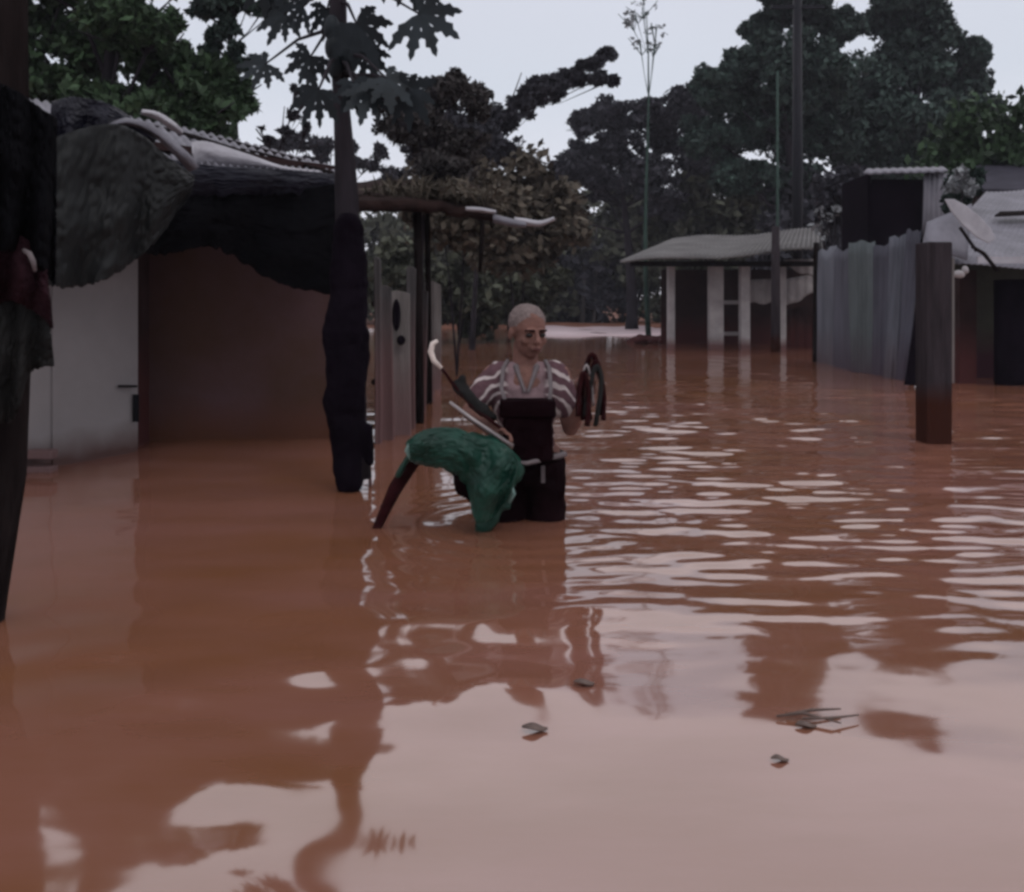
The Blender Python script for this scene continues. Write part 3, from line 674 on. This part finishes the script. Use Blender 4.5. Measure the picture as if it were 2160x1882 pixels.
def slant(px0, px1, yt0, yt1, yb0, yb1, D, m, nm, ripple=.02):
    mb = MB(); mb.patch(quadfn(P(px0,yb0,D), P(px1,yb1,D), P(px1,yt1,D), P(px0,yt0,D), lambda u, v: Vector((0, ripple*math.sin(u*25), .03*math.sin(u*11)*(1-v)))), 30, 6, .03)
    return mb.build(nm, M[m], t, True)
slant(1580,1650,590,588,640,640,SD-.5,'white','half_wall')
slant(1652,1728,590,575,650,612,SD-.6,'white','half_wall')
slant(1655,1728,548,546,562,590,SD-.62,'white','gable_sheet')
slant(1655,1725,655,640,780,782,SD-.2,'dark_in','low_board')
for yy in (638, 704): mb = MB(); a = P(1528, yy+4, SD-.3); bq = P(1566, yy-4, SD-.2); mb.box(a, bq); mb.build('rail', M['white'], t)
# rubble at the shed foot on the bank
mb = MB(); rr = random.Random(3)
for i in range(16): mb.ball(wl(rr.uniform(1345,1430), 30+rr.uniform(-.6,.6), rr.uniform(-.02,.1)), (rr.uniform(.15,.4), .3, rr.uniform(.08,.2)), 8, 6)
for i in range(4): mb.ball(wl(rr.uniform(1320,1340), 31, .0), (.15, .2, .1), 8, 6)
tag(mb.build('debris_heap', M['dark_in'], None, True, loc=wl(1380, 30, 0)), 'low dark heap of debris in water left of the shed', 'debris', kind='stuff')

# ------------------------------------------------------------------ corrugated fence, box hut, right house
t = thing('corrugated_fence', 'upright corrugated metal sheets fencing the yard at right', 'fence', wl(1800, 16.5, -.5))
def cs(pa, pb, ta, tb, Da, Db, nw, seed, mm='zinc_fence'):
    mb = MB(); a = wl(pa, Da, -.4); bq = wl(pb, Db, -.4); c = P(*tb, Db); d = P(*ta, Da)
    mb.patch(quadfn(a, bq, c, d, lambda u, v: Vector((0, .010*math.sin(u*nw*6.283)+.07*noise.noise(Vector((u*2.5,v*2,seed))), .07*v*noise.noise(Vector((u*3,seed,0)))))), nw*14, 12, .006)
    mb.build('corrugated_sheet', M[mm], t, True)
cs(1722,1762,(1726,532),(1764,516),19.0,17.6,5,0); cs(1756,1800,(1760,528),(1800,524),17.5,16.2,5,1,'zinc_fence_dull'); cs(1794,1845,(1790,512),(1846,508),16.0,15.3,6,2,'zinc_fence_green'); cs(1840,1876,(1842,520),(1886,512),15.2,14.8,4,3,'zinc_fence_dull'); cs(1862,1896,(1876,500),(1918,494),14.6,14.3,4,4); cs(1886,1908,(1912,488),(1946,484),14.1,13.9,3,5,'zinc_fence_dull')
mb = MB(); mb.tube([wl(1719,19.1,-.4), P(1722,512,19.1)], .06, 8, .2); mb.build('fence_post', M['wood_dark'], t); mb = MB(); mb.tube([wl(1912,14.4,-.4), P(1950,540,14.4)], .05, 8, .2); mb.build('fence_post', M['wood_dark'], t)

BD = 16.5
t = thing('raised_hut', 'small raised dark box hut with flat roof and pale side panel', 'hut', wl(1885, BD, -.5))
xa, xb = wl(1833,BD).x, wl(1950,BD).x; z0, z1 = P(0,522,BD).z, P(0,366,BD).z
mb = MB(); mb.box((xa, BD+1.3, z0), (xb, BD+1.36, z1)); mb.box((xa, BD+.05, z0), (xa+.05, BD+1.3, z1)); mb.box((xa+.05,BD,z0),(xb-.003,BD+1.29,z0+.06))
mb.box((xa+.052, BD+.0, z0+.07), (xb-.004, BD+.04, z1-.1))
mb.build('wall', M['cloth_dark'], t)
mb = MB(); mb.patch(quadfn(P(1946,505,BD-.1), P(1998,505,BD+.5), P(2000,366,BD+.5), P(1950,364,BD-.1), lambda u, v: Vector((0,.02*math.sin(u*30),0))), 36, 4, .02); mb.build('side_panel', M['zinc'], t, True)
mb = MB(); mb.patch(quadfn(P(1822,366,BD-.25), P(2000,362,BD-.2), P(1990,354,BD+1.6), P(1830,358,BD+1.6), lambda u, v: Vector((0,0,.01*math.sin(u*60)))), 60, 4, .04); mb.build('roof', M['zinc'], t, True)
mb = MB()
for px in (1836, 1944): mb.tube([wl(px,BD+.1,-.5), P(px,515,BD+.1)], .05, 8, .2)
mb.build('leg', M['wood_dark'], t)

RD = 13.4
t = thing('zinc_roof_house', 'house with wide pale zinc roof cut by the right edge', 'house', wl(2140, RD, -.5))
mb = MB(); mb.patch(quadfn(P(1950,560,RD-.6), P(2420,568,RD-.8), P(2420,395,RD+4), P(2080,402,RD+4), lambda u, v: Vector((0,0,.006*math.sin(u*36*6.283)+.03*math.sin(u*9+v*4)))), 300, 10, .01)
rf = mb.build('roof', M['zinc'], t, True)
mb = MB(); mb.patch(quadfn(P(2098,456,RD+1.6), P(2420,440,RD+1.6), P(2420,436,RD+1.9), P(2110,448,RD+1.9)), 8, 2, .03); mb.build('roof_gap', M['wood_dark'], rf)
mb = MB(); mb.box((wl(2060,RD-.8).x, RD-.84, P(0,562,RD).z), (wl(2420,RD-.8).x, RD-.80, P(0,548,RD).z)); mb.build('eave_board', M['zinc_pale'], t)
mb = MB(); mb.patch(quadfn(P(1945,520,RD-.7), P(2040,548,RD-.72), P(2050,430,RD-.3), P(1955,470,RD-.3)), 10, 6, .02); mb.build('loose_sheet', M['zinc'], t, True)
mb = MB(); mb.box((wl(2010,RD+1.2).x, RD+1.2, -.5), (wl(2500,RD+1.2).x, RD+1.3, 2.0)); mb.build('back_wall', mat('olive_wall', (.055,.055,.045), .9, .1, .3, 2, mud=(.55, (.05,.022,.03), .3, .2)), t)
mb = MB(); mb.box((wl(2024,RD).x, RD, -.5), (wl(2060,RD).x, RD+.2, 1.55)); mb.build('side_wall', M['dark_in'], t)
for px, w_ in ((2133,30),(2215,20)):
    mb = MB(); mb.tube([wl(px,RD-.2,-.5), P(px-3,590,RD-.2)], [w_*RD/F*1.15, w_*RD/F], 12, .2); mb.build('pillar', M['cloth_dark'], t, True)
t = thing('slate_roof', 'dark slate coloured roof of a farther house at right edge', 'house', wl(2200, 20, -.4))
mb = MB(); mb.patch(quadfn(P(2040,402,20), P(2400,404,20), P(2400,335,24), P(2060,345,24)), 10, 6, .06); mb.build('roof', mat('slate', (.035,.033,.045), .8, .2, .3, 3), t)
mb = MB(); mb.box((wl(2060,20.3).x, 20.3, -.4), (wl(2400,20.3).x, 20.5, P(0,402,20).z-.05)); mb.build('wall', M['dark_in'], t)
def board():
    mb = MB(); D = 11.8
    pts = [(1992,420),(2012,420),(2036,432),(2066,456),(2092,484),(2100,504),(2086,514),(2060,500),(2030,474),(2006,446)]
    c = P(2045,470,D)
    f = [P(x, y_, D+(x-2040)*.004) for x, y_ in pts]; bk = [p+Vector((.02,.05,.0)) for p in f]; n_ = len(pts)
    mb.add(f+bk, [tuple(range(n_)), tuple(range(2*n_-1, n_-1, -1))]+[(i, (i+1) % n_, n_+(i+1) % n_, n_+i)[::-1] for i in range(n_)])
    o = mb.build('bent_sheet', M['zinc_pale'], None, loc=c, mods=[('bevel', .01)])
    return tag(o, 'pale bent metal sheet jutting out before the zinc roof', 'metal sheet')
board()
mb = MB(); mb.tube([P(2050,520,11.8), P(2075,535,11.8), P(2105,572,11.8)], [.02,.025,.02], 8); mb.tube([P(2025,480,11.8), P(2060,530,11.8)], .02, 8)
tag(mb.build('crooked_bracket', M['wood_dark'], None, True, loc=P(2050,530,11.8)), 'crooked dark bracket holding up the pale bent sheet', 'bracket')
mb = MB(); mb.ball(P(2022,578,12.4), (.08,.06,.05), 12, 8); mb.ball(P(2036,570,12.4), (.04,.05,.05), 12, 8)
tag(mb.build('white_rag', M['white'], None, True, loc=P(2022,578,12.4), mods=[('disp', .03, .06)]), 'small white rag hanging under the zinc eave', 'rag')
t = thing('pale_leaved_shrub', 'pale leaved shrub showing between raised hut and zinc roof', 'shrub', wl(2025, 15.2, -.4))
mb = MB(); mb.tube([wl(2025,15.2,-.4), P(2025,470,15.2), P(2030,400,15.2)], [.05,.03,.01], 6); mb.build('stem', M['bark'], t)
leaf_mesh('foliage', pblobs([(2020,385,22),(2045,400,22),(2030,365,16),(2005,395,12)], 15.2, .8, .2), M['leaf_pale'], t, .07, 51, 10, 8, csize=.5)
leaf_mesh('dark_foliage', pblobs([(2020,395,30),(2045,385,30),(2015,430,30)], 15.6, .8, .2), M['leaf_blue'], t, .09, 52, 14, 40, csize=.5)
t = thing('dry_shrub', 'dry twiggy shrub behind the corrugated fence with pale leaf tips', 'shrub', wl(1770, 21, -.4))
mb = MB(); rr = random.Random(8)
for i in range(16):
    a = wl(1770+rr.uniform(-15,15), 21, -.4); z = P(1770+rr.uniform(-60,60), rr.uniform(330,470), 21+rr.uniform(-.5,.5)); mb.tube([a, a.lerp(z,.6)+Vector((rr.uniform(-.1,.1),0,0)), z], [.035,.02,.006], 5)
mb.build('stem', M['bark'], t)
leaf_mesh('foliage', pblobs([(1740,470,30,35),(1780,440,40,40),(1760,400,45,40),(1800,390,40,40)], 21, .8, .4), M['leaf_purple'], t, .09, 53, 14, 40, csize=.45)
leaf_mesh('pale_tips', pblobs([(1745,460,28,30),(1735,490,16,24),(1765,440,14,10)], 20.6, .8, .3), M['leaf_pale'], t, .075, 54, 7, 5, csize=.6)

# near square post standing in the water at right
t = thing('thick_post', 'thick weathered square post standing alone in the water at right', 'post', wl(1970, 7.5, -.6))
mb = MB(); z = P(1972,512,7.5).z
def pf(u, v):
    return 0
bx = MB(); a = wl(1972,7.5)
for k in range(1): bx.box((a.x-.108, 7.4, -.6), (a.x+.088, 7.60, z), rz=.03, taper=1.02)
bx.build('shaft', M['post'], t, mods=[('bevel', .012)])
mb = MB(); mb.box((a.x+.106, 7.46, P(0,808,7.5).z), (a.x+.132, 7.50, P(0,545,7.5).z), rz=.05); mb.build('side_board', M['plank_pale'], t, mods=[('bevel', .003)])
mb = MB(); mb.patch(quadfn(P(1908,812,12.6), P(1948,815,12.6), P(1952,560,12.6), P(1945,560,12.6)), 4, 6, .03)
tag(mb.build('slanted_board', M['cloth_dark'], None, loc=wl(1925,12.6)), 'dark slanted board between corrugated fence and thick post', 'board')

# ------------------------------------------------------------------ the wader
PX, PDIST = 1110, 4.70
def Q(px, py, dy=0.0): return P(px, py, PDIST)+Vector((0, dy, 0))
O = Q(PX, 1096); 
per = thing('person', 'person with cropped pale hair and striped shirt wading waist deep', 'person', (O.x, O.y, -.0))
OV = ORG[per.name]
body = MB()
hc = Q(1114, 702)                                     # head: egg skull, jaw, nose, ears, turned a little to the right and down
RZ = Matrix.Rotation(math.radians(24), 3, 'Z') @ Matrix.Rotation(math.radians(8), 3, 'X')
def H(x, y, z): return hc+RZ@Vector((x, y, z))*1.10        # face looks along -y before turning
body.ball(H(0, .012, .030), (0.0836,0.1012,0.0946), 24, 16, RZ)
body.ball(H(0, -.022, -.028), (0.0660,0.0748,0.0858), 20, 14, RZ)
body.ball(H(0, -.048, -.082), (.030,.028,.024), 12, 8, RZ)     # chin
body.cap(H(0,-.086,.012), H(0,-.108,-.022), .009, .014)         # nose
body.ball(H(0,-.100,-.028), (.018,.013,.010), 10, 8, RZ)
body.cap(H(-.04,-.078,.020), H(.04,-.078,.020), .010, .010)     # brow
for s in (-1, 1):
    body.ball(H(s*.042,-.062,-.025), (.022,.022,.020), 10, 8, RZ)   # cheek
    body.ball(H(s*.078,.012,-.006), (.010,.020,.032), 10, 8, RZ)    # ear
body.ball(H(0,-.088,-.056), (.026,.012,.012), 10, 8, RZ)        # lips
neck0 = Q(1108, 790, .03)
body.cap(neck0, H(0, .02, -.05), .066, .058)
body.ball(Q(1110, 800, .04), (.17,.085,.05), 20, 10)
shR, elR, wrR = Q(1182, 792, .03), Q(1203, 902, .0), Q(1236, 838, -.10)
shL, elL, wrL = Q(1040, 792, .03), Q(992, 868, -.02), Q(1040, 903, -.16)
for sh, el, wr in ((shR, elR, wrR), (shL, elL, wrL)):
    body.cap(sh, el, .052, .040); body.cap(el, wr, .040, .026)
body.cap(Q(1110, 810, .04), Q(1110, 960, .04), .12, .13)
for s in (-1, 1): body.cap(Q(1110+s*38, 965, .04), Q(1110+s*40, 1250, .05), .085, .06)
def hand(wr, d, up, side, curl):
    """palm and five fingers; d along the palm, up = back of the hand normal, side = towards the thumb"""
    d = Vector(d).normalized(); up = Vector(up).normalized(); side = Vector(side).normalized()
    body.cap(wr, wr+d*.03, .024, .026)
    for k in range(4):
        o_ = (k-1.5)*.019
        base = wr+d*.028+side*o_*.9; kn = wr+d*.082+side*o_
        body.cap(base, kn, .012, .0105, 8)
        l = (.036,.042,.039,.030)[3-k]
        a1 = curl*(1+.12*k); p1 = kn+(d*math.cos(a1)-up*math.sin(a1))*l
        a2 = a1+curl*1.1; p2 = p1+(d*math.cos(a2)-up*math.sin(a2))*l*.75
        a3 = a2+curl*.8; p3 = p2+(d*math.cos(a3)-up*math.sin(a3))*l*.55
        body.cap(kn, p1, .0098, .009, 8); body.cap(p1, p2, .009, .0082, 8); body.cap(p2, p3, .0082, .007, 8)
    t0 = wr+d*.025+side*.022; t1 = t0+(d*.6+side*.75-up*.3).normalized()*.038; t2 = t1+(d*.9-side*.1-up*.7).normalized()*.03
    body.cap(t0, t1, .013, .011, 8); body.cap(t1, t2, .011, .0085, 8)
hand(wrR, (.05,-.15,1), (.6,.8,0), (-.8,.5,0), .75)
hand(wrL, (.75,-.35,-.25), (-.1,.75,.75), (.2,-.55,.8), .95)
bd = body.build('body', M['skin'], per, True, mods=[('remesh', .0045), ('smooth', 3)])
# eyes, mouth
for s in (-1, 1):
    ey = MB(); ey.ball(H(s*.031,-.078,.002), (.018,.013,.011), 12, 8, RZ); ey.build('eye', M['eye'], bd, True)
mo = MB(); mo.ball(H(0,-.099,-.0555), (.022,.004,.0045), 12, 8, RZ); mo.build('mouth', M['skin_shade'], bd, True)
for s in (-1, 1):
    br = MB(); br.cap(H(s*.016,-.091,.022), H(s*.048,-.078,.022), .006, .005, 8); br.build('eyebrow', M['trousers'], bd, True)
hr = MB(); hr.ball(H(0,.020,.046), (0.0890,0.0990,0.0860), 24, 16, RZ); hr.build('hair', M['hair'], per, True, mods=[('disp', .010, .02)])
# shirt (torso, short sleeves) and trousers: one surface each, a little outside the body
sh_ = MB()
sh_.ball(Q(1110, 850, .03), (.165,.120,.17), 24, 14)
sh_.ball(Q(1110, 796, .04), (.180,.100,.080), 24, 12)
sh_.cap(Q(1110, 860, .03), Q(1110, 955, .03), .135, .135, 20)
sh_.cap(shR+Vector((-.03,.0,.0)), shR.lerp(elR, .62), .072, .064, 16); sh_.cap(shL+Vector((.03,0,0)), shL.lerp(elL, .62), .072, .064, 16)
so = sh_.build('shirt', M['shirt'], per, True, mods=[('remesh', .008), ('smooth', 4), ('disp', .022, .07)])
cl = MB()
for s in (-1, 1): cl.cap(Q(1110+s*22, 772, -.035), Q(1110+s*4, 822, -.098), .014, .007, 8)
cl.build('collar', M['buckle'], so, True)
tr = MB()
tr.cap(Q(1062, 985, .03), Q(1056, 1240, .05), .120, .095, 18); tr.cap(Q(1150, 985, .03), Q(1152, 1240, .05), .105, .09, 18)
tr.ball(Q(1108, 985, .03), (.185,.140,.085), 20, 12)
tr.build('trousers', M['trousers'], per, True, mods=[('remesh', .010), ('smooth', 4), ('disp', .03, .10)])
bt = MB(); ring = []
for k in range(25):
    a = 2*math.pi*k/24; ring.append(Q(1110, 960, .03)+Vector((.178*math.cos(a), .145*math.sin(a), .004*math.sin(3*a))))
bt.tube(ring, .012, 8, .1); bt.build('belt', M['cloth_grey'], per, True)

# black bag on the chest
bgT = thing('shoulder_bag', 'boxy black bag carried on the chest of the wader', 'bag', Q(1110, 965, -.16))
mb = MB(); a = Q(1060, 962, -.22); bq = Q(1164, 843, -.11)
def bagf(mb):
    mb.box((a.x, a.y, a.z), (bq.x, bq.y+.02, bq.z), taper=.95)
bagf(mb); mb.build('pouch', M['bag'], bgT, True, mods=[('bevel', .022), ('remesh', .006), ('disp', .016, .06), ('smooth', 2)])
mb = MB(); mb.box((a.x-.012, a.y-.012, a.z+.205), (bq.x+.010, bq.y+.03, bq.z+.016)); mb.build('flap', M['bag'], bgT, True, mods=[('bevel', .012)])
mb = MB(); mb.tube([Q(1068,846,-.17), Q(1058,815,-.115), Q(1062,775,-.05), Q(1072,760,.03)], [.010]*4, 8, flat=.4); mb.build('strap', M['buckle'], bgT, True); mb = MB(); mb.tube([Q(1156,846,-.17), Q(1160,815,-.115), Q(1158,775,-.05), Q(1150,760,.03)], [.010]*4, 8, flat=.4)
mb.build('strap', M['buckle'], bgT, True)
mb = MB(); mb.tube([Q(1062,958,-.235), Q(1110,961,-.24), Q(1190,950,-.12)], [.010,.010,.014], 8); mb.build('trim', M['buckle'], bgT, True)
mb = MB(); mb.box(Q(1140,1010,-.115), Q(1148,975,-.108)); tag(mb.build('dangling_tape', M['buckle'], None, loc=Q(1144,975,-.11)), 'short pale tape dangling under the black bag', 'tape')

# green sack, red brown pole, cane and rod
t = thing('green_sack', 'crumpled green plastic sack dangling at the side of the wader', 'sack', Q(1040, 930, -.2))
mb = MB(); D4 = -.22
for (x0,y0,x1,y1,r0,r1) in ((884,938,960,938,22,36),(875,925,900,915,10,16),(960,935,1040,950,36,48),(930,965,1000,985,16,26),(1040,950,1070,975,46,42),(1060,975,1045,1040,46,36),(1045,1040,1020,1098,36,20),(995,960,1020,1030,34,28),(1000,912,1050,925,14,18),(1075,985,1070,1050,18,10),(868,950,848,985,14,12)):
    mb.cap(Q(x0,y0,D4), Q(x1,y1,D4), r0*3.7/F, r1*3.7/F, 16)
sk = mb.build('sack_body', M['sack'], t, True, mods=[('remesh', .005), ('disp', .085, .16), ('smooth', 4)])
mb = MB(); mb.tube([Q(900,912,D4-.07), Q(880,917,D4-.07), Q(872,932,D4-.075), Q(882,950,D4-.075), Q(897,957,D4-.07)], [.004,.011,.013,.009,.004], 10, .5); mb.build('sack_mouth', M['sack_pale'], t, True)
mb = MB(); mb.tube([Q(1078,1000,D4-.07), Q(1083,1018,D4-.07), Q(1074,1036,D4-.07)], [.006,.013,.006], 8, .4); mb.build('crease', M['sack_pale'], t, True)
drape('draped_sheet', 'sack', None, None, [(862,928),(900,906),(960,903),(1005,922),(1050,932),(1078,948),(1094,975)], [(866,974),(905,984),(950,992),(985,1030),(1004,1100),(1040,1092),(1078,1040)], 4.36, 4.36, .030, 3, 9, t, 90, 50, .006)
o = bundle('dark_fold', 'dark lower fold of the green sack, a separate black lump', 'bag', [(972,995,978,1030,16,18),(985,1035,1005,1056,17,13)], 4.42, 'pouch', .02)  # lower fold of the sack, its darkness put into a black lump
mb = MB(); mb.tube([Q(1012,1060,D4), Q(1011,1100,D4), Q(1008,1140,D4)], [.012,.010,.008], 8, .3)
tag(mb.build('drawstring', M['bag'], None, True, loc=Q(1012,1060,D4)), 'dark cord trailing from the green sack into the water', 'cord')
mb = MB(); mb.tube([Q(920,925,-.14), Q(880,955,-.15), Q(842,1020,-.18), Q(806,1096,-.2), Q(785,1150,-.2)], [.030,.038,.030,.019,.014], 12, .25)
tag(mb.build('wooden_pole', M['stick'], None, True, loc=Q(806,1096,-.2)), 'reddish brown stick slanting from the green sack into water', 'stick')
mb = MB(); mb.tube([Q(930,716,-.2), Q(920,722,-.2), Q(916,738,-.2), Q(922,756,-.2), Q(938,772,-.2)], [.008,.012,.014,.012,.009], 10)
cn = thing('hooked_cane', 'hooked pale handled cane held slanting by the wader', 'cane', Q(925, 740, -.2))
mb.build('handle', M['cane'], cn, True)
mb = MB(); mb.tube([Q(938,772,-.2), Q(958,800,-.2), Q(995,845,-.2), Q(1060,895,-.2), Q(1085,915,-.2)], [.007,.007,.008,.008,.007], 8); mb.build('shaft', M['stick'], cn, True)
mb = MB(); mb.tube([Q(955,838,-.24), Q(1000,872,-.25), Q(1082,926,-.26)], [.007,.010,.010], 8)
tag(mb.build('metal_rod', M['steel'], None, True, loc=Q(955,838,-.24)), 'straight dull metal rod held alongside the cane', 'rod')
bundle('crumpled_rag', 'dusky crumpled rag between the cane and the wader', 'cloth_grey', [(965,815,1000,850,12,14),(1000,850,1040,880,14,10),(975,800,985,830,8,10)], 4.52, 'rag', .03)
# thin looped straps gripped in the raised hand
t = thing('looped_straps', 'thin curved loops of strap gripped in the raised hand', 'straps', Q(1240, 800, -.12))
for k, (pts_, r_, mm) in enumerate([([(1226,880),(1222,830),(1228,785),(1244,745),(1258,780),(1266,820),(1262,870)], .013, 'stick'), ([(1240,880),(1236,840),(1240,790),(1252,758),(1264,800),(1268,840),(1266,880)], .012, 'stick'),
      ([(1218,850),(1222,800),(1232,766),(1242,800),(1246,850)], .006, 'steel'), ([(1228,870),(1234,830),(1250,770),(1262,790),(1256,850),(1250,890)], .012, 'cloth_grey'), ([(1214,870),(1216,820),(1226,780),(1236,830),(1232,890)], .013, 'stick')]):
    mb = MB(); z_ = [Q(x, y_, -.13-.012*k) for x, y_ in pts_]; out = []
    for i_ in range(len(z_)-1):
        for q in range(4):
            t_ = q/4; p0 = z_[max(i_-1,0)]; p1 = z_[i_]; p2 = z_[i_+1]; p3 = z_[min(i_+2,len(z_)-1)]
            out.append(.5*((2*p1)+(-p0+p2)*t_+(2*p0-5*p1+4*p2-p3)*t_*t_+(-p0+3*p1-3*p2+p3)*t_**3))
    out.append(z_[-1]); mb.tube(out, r_, 8, .3); mb.build('strap_loop', M[mm], t, True)

# ------------------------------------------------------------------ small things afloat
def flotsam(px, py, kind, label, s=1.0):
    D = F*HC/(py-HY); c = wl(px, D, .012); rg = random.Random(px)
    if kind == 'leaf':
        mb = MB()
        def f(u, v):
            w_ = math.sin(math.pi*min(max(u,.02),.98))**.8*.5
            return c+Vector(((u-.5)*.055*s, (v-.5)*.035*s*w_*2, -.004+.004*math.sin(v*3.1)*s+.004*math.sin(u*5)))
        mb.patch(f, 10, 6, .002); o = mb.build('floating_leaf', M['debris'], None, True, loc=c)
        return tag(o, label, 'leaf', 'leaves and twigs afloat in the foreground')
    mb = MB()
    for k in range(3):
        a = c+Vector((rg.uniform(-.05,.0)*s, rg.uniform(-.03,.03), 0)); mb.tube([a, a+Vector((.05*s, rg.uniform(-.02,.02), .006)), a+Vector((.11*s, rg.uniform(-.04,.04), 0))], [.003,.004,.002], 6)
    o = mb.build('floating_twig', M['debris'], None, True, loc=c); return tag(o, label, 'twig', 'leaves and twigs afloat in the foreground')
flotsam(1232, 1446, 'leaf', 'curled grey leaf afloat, uppermost of the foreground flotsam', 1.0)
flotsam(1128, 1542, 'leaf', 'rounded brown leaf afloat in the open pale water', 1.1)
flotsam(1690, 1520, 'twig', 'dark twig cluster afloat at right of the pale water', 1.3)
flotsam(1700, 1536, 'leaf', 'brown leaf afloat just below the dark twig cluster', .9)
flotsam(1645, 1608, 'leaf', 'faint small leaf afloat, lowest of the foreground flotsam', .7)

# ------------------------------------------------------------------ the dusk air
mb = MB(); mb.box((-420, -62, -2), (420, 604, 24))
hz = mb.build('haze', M['leaf']); hz['kind'] = 'stuff'
mh = bpy.data.materials.new('haze'); mh.use_nodes = True; n = mh.node_tree.nodes; n.clear()
oo = n.new('ShaderNodeOutputMaterial'); pv = n.new('ShaderNodeVolumePrincipled')
pv.inputs['Color'].default_value = (.80, .80, .92, 1); pv.inputs['Density'].default_value = .0007; pv.inputs['Anisotropy'].default_value = .1
mh.node_tree.links.new(pv.outputs[0], oo.inputs['Volume']); hz.data.materials.clear(); hz.data.materials.append(mh)
